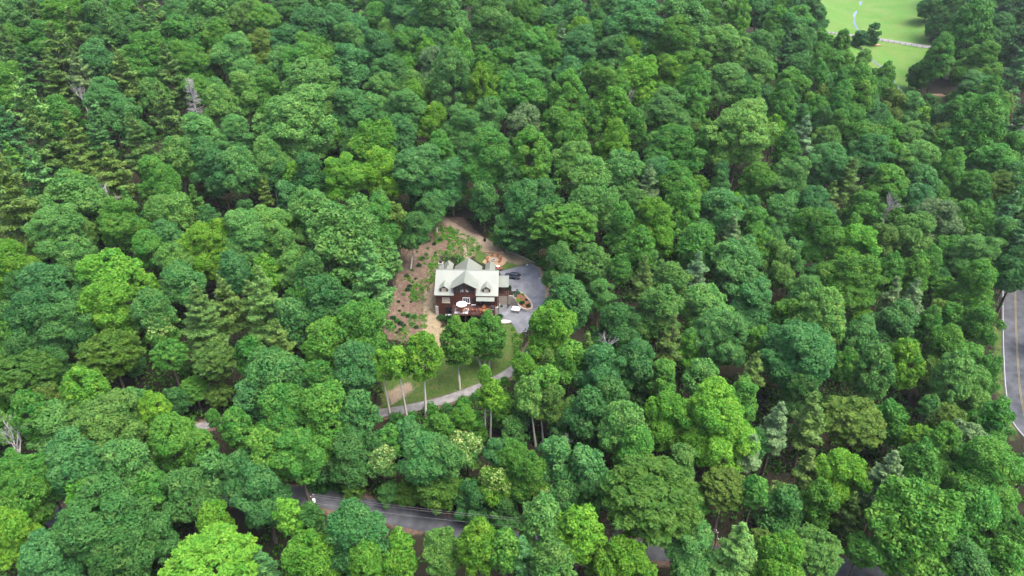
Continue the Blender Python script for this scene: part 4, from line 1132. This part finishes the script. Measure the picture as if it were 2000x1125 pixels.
MB().box(-.4, .4, -.4, .4, .38, .43).build('table_top', 'orange_wood', lt)
for sx in (-1, 1):
    for sy in (-1, 1): MB().box(sx*.34 - .03, sx*.34 + .03, sy*.34 - .03, sy*.34 + .03, 0, .38).build('leg', 'orange_wood', lt)
def grill(loc, label, rz=0, s=1.0):
    t = empty('barbecue_grill', loc, rz); t.scale = (s, s, s); tag(t, label, 'grill')
    MB().lathe([(.05, .55), (.30, .62), (.36, .78), (.36, .82)], 14).build('bowl', 'black', t)
    MB().lathe([(.37, .82), (.35, .95), (.22, 1.06), (.03, 1.10)], 14).build('lid', 'black', t)
    for k in range(3):
        a = k * 2.094; MB().tube([(.35*math.cos(a), .35*math.sin(a), 0), (.2*math.cos(a), .2*math.sin(a), .62)], .025, 6).build('leg', 'silver', t)
    MB().tube([(-.08, 0, 1.10), (-.08, 0, 1.16), (.08, 0, 1.16), (.08, 0, 1.10)], .015, 5).build('handle', 'silver', t)
    return t
tg = empty('gas_grill', hw_(7.1, -8.3, DZ), R(90)); tag(tg, 'black gas grill at the right end of the deck', 'grill')
MB().box(-.6, .6, -.28, .28, .06, .85).build('cabinet', 'black', tg)
MB().add(*(lambda: ([(-.45,-.28,.85),(.45,-.28,.85),(.45,.28,.85),(-.45,.28,.85),(-.42,-.15,1.15),(.42,-.15,1.15),(.42,.2,1.15),(-.42,.2,1.15)], [(3,2,1,0),(4,5,6,7),(0,1,5,4),(1,2,6,5),(2,3,7,6),(3,0,4,7)]))()).build('lid', 'black', tg)
for sx in (-1, 1):
    MB().box(*sorted((sx*.6, sx*.95)), -.25, .25, .80, .84).build('side_shelf', 'silver', tg)
    MB().lathe([(.08, 0), (.08, .06)], 8, (sx*.5, 0, 0)).build('wheel', 'rubber', tg)

# ------------------------------------------------------------------ court: car, retaining wall, planted bed, hot tub
def g_at(X, Y, lift=0.0):
    p = on_ground(X, Y); return Vector((p[0], p[1], p[2] + lift))
def z_at(x, y): return h1(x, y)
rw = empty('retaining_wall', (-2.0, 157.0, -3.3)); tag(rw, 'tall curved fieldstone retaining wall below the side porch', 'wall')
path = [(-3.5, 156.75), (-2.2, 156.65), (-.9, 156.7), (.2, 156.4), (1.2, 155.6), (2.2, 154.6)]
pp = resample([(x, y, 0) for x, y in path], .48, 0)
stones = [MB().rbox((0, 0, 0), (.47, .5, .34)).mesh('stone') for _ in range(3)]
for i, me_ in enumerate(stones):
    for v_ in me_.vertices: v_.co *= random.uniform(.88, 1.06)
    me_.materials.append(M['stone'])
for k in range(9):
    for i in range(len(pp) - 1):
        t = i / (len(pp) - 1)
        topz = .15 if t < .5 else lerp(.15, -2.3, (t - .5) / .5)
        zz = -3.35 + .345 * k
        if zz > topz: continue
        a, b = pp[i], pp[i+1]; f = .5 * (k % 2)
        q = lerp(a, b, f)
        o = link('stone', random.choice(stones), rw)
        o.location = (q[0] + 2.0, q[1] - 157.0 + random.uniform(-.03, .03), zz + 3.3 + .17); o.rotation_euler = (0, 0, math.atan2(b[1]-a[1], b[0]-a[0]) + random.uniform(-.08, .08))
# planted bed with a low stone kerb
BED = [(.6, 158.2), (2.2, 158.9), (3.6, 158.2), (4.9, 156.3), (5.6, 154.2), (5.2, 152.9), (3.8, 152.6), (2.6, 153.4), (1.6, 155.0), (.9, 156.6)]
bed = empty('planted_bed', (3.2, 155.5, -1.5)); tag(bed, 'raised garden bed of red mulch edged with pale stone beside the drive', 'garden bed')
ringp = np.array(BED + BED[:1]); rp = []
for a, b in zip(ringp[:-1], ringp[1:]):
    k = max(1, int(np.linalg.norm(b - a) / .45)); rp += [lerp(a, b, j / k) for j in range(k)]
rp = np.array(rp)
for _ in range(3): rp = (np.roll(rp, 1, 0) + 2*rp + np.roll(rp, -1, 0)) / 4
gz = H(rp[:, 0], rp[:, 1])
rimz = np.maximum(gz + .45, -2.2 + .16 * (rp[:, 1] - 152.5))
for _ in range(6): rimz = (np.roll(rimz, 1) + 2*rimz + np.roll(rimz, -1)) / 4
kst = [MB().rbox((0, 0, 0), (.5, .42, .26)).mesh('kerb_stone') for _ in range(3)]
for me_ in kst:
    for v_ in me_.vertices: v_.co *= random.uniform(.86, 1.06)
    me_.materials.append(M['stone_light'])
for i in range(len(rp)):
    a, b = rp[i], rp[(i+1) % len(rp)]; zz = rimz[i] - .12
    while zz > gz[i] - .2:
        o = link('kerb_stone', random.choice(kst), bed)
        o.location = (a[0] - 3.2, a[1] - 155.5, zz + 1.5); o.rotation_euler = (0, 0, math.atan2(b[1]-a[1], b[0]-a[0]) + random.uniform(-.1, .1))
        zz -= .27
mb = MB(); nr = len(rp); cen_ = rp.mean(0)
vv = [(*(p - [3.2, 155.5]), z_ + 1.5 - .06) for p, z_ in zip(rp, rimz)]
cz = rimz.mean() + .25
vv += [(*(lerp(p, cen_, .5) - [3.2, 155.5]), lerp(z_, cz, .6) + 1.5 + random.uniform(-.06, .06)) for p, z_ in zip(rp, rimz)]
vv += [(*(cen_ - [3.2, 155.5]), cz + 1.5)]
mb.add(vv, [(i, (i+1) % nr, nr + (i+1) % nr, nr + i)[::-1] for i in range(nr)] + [(nr + i, nr + (i+1) % nr, 2*nr)[::-1] for i in range(nr)])
me_ = mb.mesh('mulch', True); me_.flip_normals()
link('mulch', me_, bed, 'red_mulch')
def bed_z(x, y):
    t = np.hypot(rp[:, 0]-x, rp[:, 1]-y); return lerp(rimz[t.argmin()], cz, min(1, t.min() / 1.6) * .8)

# shrubs: small leafy mounds, copied
SHR = []
for k in range(5):
    g = np.random.default_rng(900 + k); rr_ = 1.0
    cen = dome_points(16, .68, .62, -.1, 900 + k); rad = g.uniform(.26, .42, len(cen))
    P, N, V = clump_leaves(cen + [0, 0, .32], rad, 420, 910 + k, flat=.9, jit=.6)
    me_ = leaf_mesh('shrub_leaves', P, N, g.uniform(.07, .13, len(P)), g.uniform(.05, .09, len(P)), V)
    st = MB()
    for j in range(5):
        a = j * 1.26; st.tube([(0, 0, -.1), (.35*math.cos(a), .35*math.sin(a), .55)], [.03, .01], 4, False)
    sm = st.mesh('stems'); sm.materials.append(M['bark'])
    SHR.append((me_, sm))
SHRUB_LOOK = []
def shrub(p, r, col, label, group=None, hs=.9, name='shrub'):
    t = empty(name, p); a, b = random.choice(SHR)
    o = link('foliage', a, t); o.color = (*col, 1); o.scale = (r, r, r*hs); o.rotation_euler = (0, 0, random.uniform(0, 6))
    o = link('stems', b, t); o.scale = (r, r, r*hs)
    return tag(t, label, 'shrub', group)
DG, MG, YG = (.018, .062, .020), (.05, .16, .03), (.16, .30, .03)
for x, y, r, c, lab in ((1.6, 158.0, .75, (.03, .13, .07), 'blue-green shrub at the back of the garden bed beside the porch'), (.9, 157.2, .6, (.03, .11, .06), 'dark blue-green shrub at the bed end nearest the porch'),
        (2.9, 157.9, .55, YG, 'small lime-green shrub at the back of the garden bed'), (1.7, 155.7, .85, (.20, .34, .03), 'bright yellow-green shrub at the left edge of the garden bed'),
        (2.8, 154.7, .8, DG, 'round dark green shrub in the middle of the garden bed'), (3.9, 155.9, .55, DG, 'dark low shrub beside the red mulch'),
        (4.4, 153.6, .75, DG, 'round dark green shrub at the front tip of the garden bed'), (.3, 156.6, .5, MG, 'mid green shrub on top of the retaining wall')):
    shrub((x, y, bed_z(x, y)), r, c, lab)
shrub((-.9, 159.2, 0), .9, DG, 'tall dark shrub beside the porch post', hs=1.4)
for x, y, r, lab in ((-19.0, 150.1, 1.15, 'leftmost clipped dark bush before the basement wall'), (-17.4, 149.7, 1.3, 'second clipped dark bush before the basement wall'), (-15.9, 149.9, 1.2, 'third clipped dark bush, nearest the deck posts')):
    shrub((x, y, z_at(x, y) - .05), r, (.035, .095, .022), lab, hs=1.0, name='hedge_bush')
p = g_at(977, 620); shrub(p, .95, DG, 'dark round shrub at the right front corner of the house')
p = g_at(972, 632); shrub(p, 1.2, DG, 'dark shrub below the deck beside the pale slab')
p = g_at(1002, 589); shrub((-2.9, 155.6, z_at(-2.9, 155.6)), .5, DG, 'small dark shrub against the foot of the stone wall')
tub = empty('hot_tub', (1.1, 153.3, z_at(1.1, 153.3) + .05), R(-14)); tag(tub, 'square hot tub with white cover on the lower drive', 'hot tub')
MB().box(-1.0, 1.0, -.9, .9, 0, .85).build('cabinet', 'tub_side', tub)
for k in range(9):
    x = -.96 + k * .24
    MB().box(x - .02, x + .02, -.93, -.905, .04, .82).build('side_slat', 'stone_light', tub)
MB().box(-1.05, 1.05, -.95, .0, .86, .98).box(-1.05, 1.05, .01, .95, .86, .98).build('cover', 'white', tub)
grill((-.95, 154.9, z_at(-.95, 154.9) + .08), 'black kettle grill beside the hot tub', s=1.15)
# big pale slab of rock
p = g_at(986, 629); mb = MB()
out = [(-1.7, .1), (-1.1, .75), (.2, .85), (1.5, .5), (1.8, 0), (1.1, -.55), (-.2, -.8), (-1.3, -.6)]
mb.slab([(x, y, .22 + .05*math.sin(x*3)) for x, y in out][::-1], .5)
o = mb.build('rock_slab', 'stone_light'); o.location = p; tag(o, 'large flat pale stone slab at the edge of the drive', 'rock')
for f_ in o.data.polygons: pass
o.data.flip_normals()

def build_car():
    t = empty('parked_car', (0, 0, 0))
    # side profile rings from nose (x=+2.3) to tail, each a cross-section (half width, z list)
    prof = [(2.32, .62, .40, .66), (2.22, .80, .30, .80), (1.75, .90, .26, .93), (1.0, .93, .25, 1.02), (.2, .94, .25, 1.05), (-.8, .94, .25, 1.06), (-1.7, .92, .27, 1.05), (-2.2, .86, .32, 1.0), (-2.32, .76, .42, .88)]
    vv, n = [], 8
    for x, w_, z0, z1 in prof:
        for yy, zz in ((-w_*.86, z0), (-w_, lerp(z0, z1, .3)), (-w_*.99, lerp(z0, z1, .72)), (-w_*.86, z1), (w_*.86, z1), (w_*.99, lerp(z0, z1, .72)), (w_, lerp(z0, z1, .3)), (w_*.86, z0)):
            vv.append((x, yy, zz))
    k = len(prof)
    fs = [(i*n + j, i*n + (j+1) % n, (i+1)*n + (j+1) % n, (i+1)*n + j) for i in range(k-1) for j in range(n)] + [tuple(range(n-1, -1, -1)), tuple(range((k-1)*n, k*n))]
    me_ = MB().add(vv, fs).mesh('body', True); me_.flip_normals(); body = link('body', me_, t, 'car_paint')
    cab = [(1.05, .78, 1.0), (.25, .70, 1.52), (-.6, .70, 1.60), (-1.5, .66, 1.56), (-2.15, .74, 1.02)]
    low = [(1.05, .80), (.25, .84), (-.6, .84), (-1.5, .83), (-2.15, .78)]
    vv = []
    for (x, w_, z), (_, wl_) in zip(cab, low): vv += [(x, -wl_, 1.0), (x, -w_, z), (x, w_, z), (x, wl_, 1.0)]
    fs = [(i*4 + j, i*4 + j + 1, i*4 + j + 5, i*4 + j + 4) for i in range(4) for j in range(3)] + [(3, 2, 1, 0), (16, 17, 18, 19)]
    me_ = MB().add(vv, fs).mesh('glasshouse'); me_.flip_normals(); link('glasshouse', me_, t, 'glass')
    mb = MB(); mb.slab([(.32, -.69, 1.555), (-.6, -.71, 1.635), (-1.6, -.67, 1.59), (-1.6, .67, 1.59), (-.6, .71, 1.635), (.32, .69, 1.555)], .05)
    me_ = mb.mesh('roof_panel'); link('roof_panel', me_, t, 'car_paint')
    for sy in (-1, 1):
        MB().tube([(.3, sy*.66, 1.62), (-.6, sy*.68, 1.69), (-1.5, sy*.64, 1.64)], .022, 5).build('roof_rail', 'silver', t)
        MB().rbox((.75, sy*.98, 1.04), (.16, .14, .11)).build('mirror', 'car_paint', t)
        for xx in (.15, -.75):
            MB().tube([(xx, sy*.85, 1.0), (xx - .05, sy*.72, 1.56)], .035, 4).build('pillar', 'car_paint', t)
        MB().rbox((2.18, sy*.62, .72), (.16, .30, .13), sy*-.25).build('headlight', 'lamp_clear', t)
        MB().rbox((-2.26, sy*.66, .92), (.12, .24, .18), sy*.2).build('tail_light', 'lamp_red', t)
        for xx in (1.42, -1.42):
            prof_ = [(.22, -.11), (.33, -.11), (.35, -.08), (.35, .08), (.33, .11), (.22, .11)]
            wv = MB().lathe(prof_, 18).mesh('tyre', True); wv.transform(Matrix.Rotation(R(90), 4, 'X'))
            wo_ = link('wheel', wv, t, 'rubber'); wo_.location = (xx, sy*.84, .35)
            rv = MB().lathe([(.03, -.12), (.21, -.115), (.23, -.10), (.23, .10), (.21, .115), (.03, .12)], 14).mesh('rim'); rv.transform(Matrix.Rotation(R(90), 4, 'X'))
            link('rim', rv, wo_, 'silver')
    MB().rbox((2.31, 0, .55), (.06, 1.0, .16)).build('grille', 'black', t)
    MB().rbox((-2.33, 0, .70), (.03, .5, .13)).build('number_plate', 'white', t)
    return t
car = build_car(); p = g_at(1001, 543); car.location = (p[0], p[1], p[2] + .10); car.rotation_euler = (0, 0, R(180 - 14))
tag(car, 'dark blue-grey estate car parked on the upper asphalt court', 'car')

# ------------------------------------------------------------------ fire-pit court
pc = g_at(964.5, 509)
fp = empty('fire_pit', (pc[0], pc[1], pc[2] + .1)); tag(fp, 'round grey stone fire pit ringed by orange chairs', 'fire pit')
for k in range(12):
    a = k * 2*math.pi/12
    MB().rbox((.62*math.cos(a), .62*math.sin(a), .17), (.24, .32, .34), a).build('pit_stone', 'stone_light', fp)
MB().lathe([(.02, .02), (.50, .02), (.50, .12), (.02, .18)], 12).build('ash', 'black', fp)
for k, (a, wd) in enumerate(((55, 'back right'), (105, 'back left'), (165, 'left'), (15, 'right'), (215, 'front left'), (-30, 'front right'))):
    x, y = pc[0] + 1.9*math.cos(R(a)), pc[1] + 1.9*math.sin(R(a))
    chair((x, y, z_at(x, y) + .1), R(a - 90), f'orange wooden lounge chair at the fire pit, {wd}', 'chairs around the fire pit')
bench = empty('garden_wall', (pc[0], pc[1] + 3.1, z_at(pc[0], pc[1] + 3.1))); tag(bench, 'low orange timber wall behind the fire pit', 'wall')
for k in range(4): MB().rbox((-2.25 + 1.5*k, .15*abs(k - 1.5), .3), (1.46, .22, .6)).build('timber', 'orange_dirt', bench)
p = g_at(972, 524)
pv = empty('brick_patio', p); tag(pv, 'small red brick patio behind the house corner', 'patio')
bk = MB().box(-.14, .14, -.07, .07, 0, .16).mesh('brick'); bk.materials.append(M['brick'])
for i in range(9):
    for j in range(9):
        o = link('brick', bk, pv); o.location = (-1.3 + .3*i + .14*(j % 2), -.7 + .16*j, .02 + random.uniform(-.01, .01))
tb = empty('side_table', p + Vector((.1, .1, .17))); tag(tb, 'small round white table on the brick patio', 'table')
MB().lathe([(.02, .48), (.45, .48), (.46, .52), (.02, .54)], 16).build('table_top', 'white', tb)
MB().lathe([(.25, 0), (.05, .05), (.04, .48)], 10).build('pedestal', 'white', tb)
p = g_at(947, 471); bn = empty('barrel_bin', p); tag(bn, 'small dark barrel bin at the head of the back path', 'bin')
MB().lathe([(.34, 0), (.38, .3), (.38, .75), (.34, 1.0)], 14).build('drum', 'black', bn)
MB().lathe([(.37, 1.0), (.37, 1.06), (.2, 1.16), (.03, 1.18)], 14).build('lid', 'black', bn)
# row of kerb stones along the back edge of the court, and pale stones by the drive
ed = ground_poly([(985, 489), (1000, 494), (1015, 500), (1030, 507), (1044, 513)])
es = resample(ed, .55, 0)
ke = empty('stone_edging', tuple(es[len(es)//2])); tag(ke, 'line of pale stones edging the grass behind the drive', 'stone edging')
for q in es:
    o = link('stone', random.choice(kst), ke); o.location = Vector(q) - Vector(ke.location) + Vector((0, random.uniform(-.1, .1), .08)); o.rotation_euler = (0, 0, random.uniform(-.8, .2))
for X_, Y_, lab in ((1029, 518, 'pale boulder at the top edge of the drive'), (1054, 545, 'pale boulder on the right edge of the drive'), (1034, 603, 'pale boulder at the front of the garden bed')):
    p = g_at(X_, Y_); bm = bmesh.new(); bmesh.ops.create_icosphere(bm, subdivisions=2, radius=.34)
    for v_ in bm.verts: v_.co *= random.uniform(.82, 1.1); v_.co.z *= .65
    me_ = bpy.data.meshes.new('boulder'); bm.to_mesh(me_); bm.free(); o = link('boulder', me_, None, 'stone_light'); o.location = p + Vector((0, 0, .2)); tag(o, lab, 'boulder', 'pale boulders by the drive')

# ------------------------------------------------------------------ shrubs on the mulched slope
SLOPE = """815 492|842 464|848 478|851 494|833 498|824 508|806 528|795 540|812 545|806 552|797 567|788 575|803 590|787 598|780 608|789 615|797 618|809 620|776 628|783 633|770 640|790 637|804 634|775 650|813 640|826 505|836 486|860 470|868 462|838 472|818 520|800 560|812 580|779 590|768 622|782 645"""
for k, it in enumerate(SLOPE.split('|')):
    X_, Y_ = [float(q) for q in it.split()]
    p = g_at(X_, Y_); r = random.choice((.4, .5, .6, .75, .9))
    c = DG if random.random() < .6 else MG
    t = shrub(p - Vector((0, 0, .05)), r, c, 'shrub', 'shrubs planted on the mulched slope')
    SHRUB_LOOK.append((t, ('small ' if r < .55 else 'large ' if r > .8 else '') + ('dark green' if c == DG else 'mid green') + ' shrub on the mulched slope', X_, Y_))
gr_ = {}
for t, look, X_, Y_ in SHRUB_LOOK:
    row = 'top' if Y_ < 480 else 'upper part' if Y_ < 530 else 'middle' if Y_ < 585 else 'lower part' if Y_ < 625 else 'foot'
    gr_.setdefault(f'{look}, at its {row}' if row != 'upper part' else f'{look}, in its {row}', []).append((X_, t))
for lab, lst in gr_.items():
    lst.sort(key=lambda q: q[0])
    for k, (_, t) in enumerate(lst): t['label'] = lab if len(lst) == 1 else lab + ', ' + (NTH[k] if k < len(lst) - 1 or k == 0 else 'rightmost')
for k, (X_, Y_, r) in enumerate(((775, 822, 1.9), (806, 816, 1.5), (842, 806, 2.1), (872, 800, 1.5), (905, 791, 2.0), (928, 779, 1.4), (968, 757, 1.7), (986, 746, 1.3))):
    p = g_at(X_, Y_)
    shrub(p - Vector((0, 0, .1)), r, random.choice((MG, (.06, .19, .025), (.045, .14, .03))), ('leftmost', 'second', 'third', 'fourth', 'fifth', 'sixth', 'seventh', 'rightmost')[k] + (' roadside bush along' if k in (0, 7) else ' roadside bush from the left along') + ' the lower edge of the lane', 'bushes along the lane', hs=1.1, name='roadside_bush')
# bright ground cover: low, uncountable
g = np.random.default_rng(77)
COVER = [[(874,480),(880,440),(900,455),(930,470),(935,490),(905,505),(870,505),(850,500)], [(812,502),(850,498),(862,520),(852,560),(830,545),(838,520)], [(805,560),(828,545),(840,560),(828,592),(805,585)], [(800,572),(812,570),(826,588),(806,588)],
         [(795,612),(830,618),(834,640),(800,640)], [(950,455),(985,462),(1060,505),(1070,530),(1052,512),(1000,486),(958,470)], [(862,440),(880,442),(890,470),(868,470)], [(1060,520),(1078,545),(1085,580),(1070,560)],
         [(765,818),(830,812),(900,788),(985,745),(1010,760),(1000,810),(940,840),(860,850),(780,845)], [(845,440),(862,436),(870,470),(850,480)], [(772,640),(790,636),(800,655),(780,662)], [(790,545),(800,540),(805,552),(792,556)], [(1000,640),(1020,655),(1012,700),(1002,690)]]
PP, RR = [], []
for poly in COVER:
    w_ = ground_poly(poly); xs = [q[0] for q in w_]; ys = [q[1] for q in w_]
    n = int((max(xs) - min(xs)) * (max(ys) - min(ys)) * 2.2)
    q = np.c_[g.uniform(min(xs), max(xs), n), g.uniform(min(ys), max(ys), n)]
    q = q[seg_dist(q[:, 0], q[:, 1], w_) > -.2]
    q = q[g.random(len(q)) < .85]
    PP.append(np.c_[q, H(q[:, 0], q[:, 1]) + .12]); RR.append(g.uniform(.3, .65, len(q)))
for w_ in (POLY['mulch'][0],):
    xs = [q[0] for q in w_]; ys = [q[1] for q in w_]
    q = np.c_[g.uniform(min(xs), max(xs), 900), g.uniform(min(ys), max(ys), 900)]
    q = q[(seg_dist(q[:, 0], q[:, 1], w_) > .2) & (np.sin(q[:, 0]*.55 + 1.7*np.sin(q[:, 1]*.3)) + g.normal(0, .5, 900) > .2)]
    q = q[~((np.abs(q[:, 0] - HX) < 9) & (np.abs(q[:, 1] - HY) < 7))]
    PP.append(np.c_[q, H(q[:, 0], q[:, 1]) + .05]); RR.append(g.uniform(.15, .42, len(q)))
PP = np.concatenate(PP); RR = np.concatenate(RR)
P, N, V = clump_leaves(PP, RR, 130, 78, flat=.75, jit=.6)
gc = link('ground_cover', leaf_mesh('ground_cover', P, N, g.uniform(.08, .17, len(P)), g.uniform(.06, .11, len(P)), V)); gc.color = (.065, .20, .018, 1)
tag(gc, 'bright green leafy ground cover around the clearing slope', 'ground cover', kind='stuff')
# rough grass tufts on the lawn and verges
PP = []
for w_ in POLY['grass'] + POLY['straw']:
    xs = [q[0] for q in w_]; ys = [q[1] for q in w_]
    n = int((max(xs) - min(xs)) * (max(ys) - min(ys)) * 9)
    q = np.c_[g.uniform(min(xs), max(xs), n), g.uniform(min(ys), max(ys), n)]
    q = q[(seg_dist(q[:, 0], q[:, 1], w_) > .3) & (seg_dist(q[:, 0], q[:, 1], LOT) < -.3) & (seg_dist(q[:, 0], q[:, 1], PIT) < -.2)]
    for p_, hw in ROADS:
        if len(q): q = q[np.sqrt(((q[:, None, 0]-p_[None, :, 0])**2 + (q[:, None, 1]-p_[None, :, 1])**2).min(1)) > hw + .1]
    PP.append(q)
q = np.concatenate(PP)
P = np.c_[q, H(q[:, 0], q[:, 1]) + .06]
N = np.c_[g.normal(0, 1, (len(P), 2)), g.uniform(.2, 1, len(P))]
gt = link('grass', leaf_mesh('grass', P, N, g.uniform(.06, .13, len(P)), g.uniform(.02, .05, len(P)), np.clip(g.normal(.5, .2, len(P)), 0, 1), np.tile([0, 0, 1.0], (len(P), 1)))); gt.color = (.095, .14, .03, 1)
tag(gt, 'short rough grass on the lawn and verges', 'grass', kind='stuff')

# ------------------------------------------------------------------ power line along the lower road
def utility_pole(base, h, label, can=True, rz=0):
    t = empty('utility_pole', base, rz); tag(t, label, 'utility pole', 'poles of the power line')
    MB().tube([(0, 0, -.5), (0, 0, h)], [.16, .10], 10).build('pole', 'pole', t)
    arm = MB().box(-.06, .06, -1.1, 1.1, h - .75, h - .62).build('cross_arm', 'pole', t)
    for y in (-1.0, .0, 1.0):
        MB().lathe([(.03, 0), (.06, .04), (.04, .09), (.06, .13), (.02, .18)], 8, (0, y, h - .62 if y else h)).build('insulator', 'white', arm)
    if can:
        c_ = MB().lathe([(.28, 0), (.30, .05), (.30, .75), (.26, .85), (.05, .9)], 14, (.45, 0, h - 1.5)).build('transformer', 'lamp_clear', t)
        MB().box(.1, .2, -.05, .05, h - 1.2, h - 1.0).build('bracket', 'silver', c_)
    return t
def stand(X_, Y_, h):
    p = on_ground(X_, Y_, h); return (p[0], p[1], p[2] - h)
b1 = stand(607, 970, 10.0); b2 = stand(1402, 1040, 10.0)
ang = math.atan2(b2[1] - b1[1], b2[0] - b1[0])
utility_pole(b1, 10.0, 'wooden utility pole with pale transformer at the left end of the visible road', True, ang)
utility_pole(b2, 10.0, 'wooden utility pole among the trees right of the spreading tree', False, ang)
nrm = Vector((-math.sin(ang), math.cos(ang), 0))
for k, (o_, dz) in enumerate(((-1.0, -.45), (0, .17), (1.0, -.45))):
    a = Vector(b1) + Vector((0, 0, 10 + dz)) + nrm * o_; b = Vector(b2) + Vector((0, 0, 10 + dz)) + nrm * o_
    pts = [lerp(a, b, i / 24) - Vector((0, 0, 1.7 * 4 * (i/24) * (1 - i/24))) for i in range(25)]
    w_ = MB().tube(pts, .018, 4).build('power_line', 'wire')
    tag(w_, ('nearest', 'middle and highest', 'farthest')[k] + ' power line strung between the two utility poles', 'power line', 'power lines')

# ------------------------------------------------------------------ meadow: fence, bushes, banks
fs_ = farm_road[(farm_road[:, 0] > 150) & (farm_road[:, 0] < 245)]
t_ = np.gradient(fs_[:, :2], axis=0); t_ /= np.linalg.norm(t_, axis=1)[:, None]
fl = fs_[:, :2] - np.c_[-t_[:, 1], t_[:, 0]] * 5.0
fe = empty('rail_fence', (fl[0][0], fl[0][1], h1(*fl[0]))); tag(fe, 'dark post and rail fence along the near side of the farm road', 'fence')
pm = MB().box(-.07, .07, -.07, .07, -.3, 1.2).mesh('post'); pm.materials.append(M['pole'])
prev = None
for i in range(0, len(fl), 3):
    x, y = fl[i]; z = h1(x, y); o = link('post', pm, fe); o.location = (x - fe.location.x, y - fe.location.y, z - fe.location.z)
    q = Vector((x, y, z)) - Vector(fe.location)
    if prev is not None:
        MB().tube([prev + Vector((0, 0, .55)), q + Vector((0, 0, .55))], .05, 4).tube([prev + Vector((0, 0, 1.05)), q + Vector((0, 0, 1.05))], .05, 4).build('rail', 'pole', fe)
    prev = q
for X_, Y_, wp, lab, kd in ((1679, 84, 26, 'dark low bush on the near side of the farm road', 'O'), (1702, 76, 24, 'taller green bush beside the farm road', 'P')):
    p = on_ground(X_, Y_, 2.2); d = p[1]*CP - (p[2] - CAMZ)*SP
    c = CROWNS[kd][0]; r = .5 * wp * 1.2 * d / FPX; s_ = r / c['R']
    t = empty('meadow_bush', (p[0], p[1], p[2] - 2.2)); tag(t, lab, 'bush')
    o = link('crown', c['crown'], t); o.location = (0, 0, max(2.2, c['semi']*s_*.8)); o.scale = (s_, s_, s_*.8 if kd == 'O' else s_); o.color = (.035, .12, .03, 1)
    o = link('stems', c['limb'], t); o.location = (0, 0, max(2.2, c['semi']*s_*.8)); o.scale = (s_, s_, s_)
for X_, Y_, sc_, lab in ((1712, 88, 1.6, 'bare orange earth bank beside the farm road bush'), (1831, 187, 2.4, 'bare orange earth bank by the valley stream')):
    p = g_at(X_, Y_); bm = bmesh.new(); bmesh.ops.create_icosphere(bm, subdivisions=3, radius=1.0)
    for v_ in bm.verts: v_.co = Vector((v_.co.x*sc_*1.5, v_.co.y*sc_*.7, v_.co.z*sc_*.35)) * (1 + .12*math.sin(v_.co.x*5)*math.cos(v_.co.y*4))
    me_ = bpy.data.meshes.new('earth_bank'); bm.to_mesh(me_); bm.free(); o = link('earth_bank', me_, None, 'orange_dirt'); o.location = p; tag(o, lab, 'earth bank')
# ------------------------------------------------------------------ the air
vm = bpy.data.materials.new('haze'); vm.use_nodes = True
t = vm.node_tree; t.nodes.clear()
pv_ = t.nodes.new('ShaderNodeVolumePrincipled'); mo = t.nodes.new('ShaderNodeOutputMaterial')
pv_.inputs['Color'].default_value = (.90, .95, 1.0, 1); pv_.inputs['Density'].default_value = 0.00005; pv_.inputs['Anisotropy'].default_value = .2
t.links.new(pv_.outputs[0], mo.inputs['Volume'])
zmin, zmax = float(zf.min()), float(zf.max())
hz = MB().box(gx[0] - 20, gx[-1] + 20, gy[0] - 20, gy[-1] + 20, zmin - 1.5, max(zmax + 35, CAMZ + 8)).build('haze', vm)
hz['kind'] = 'stuff'; tag(hz, 'thin pale summer haze filling the valley air', 'haze')
scene.cycles.volume_bounces = 1
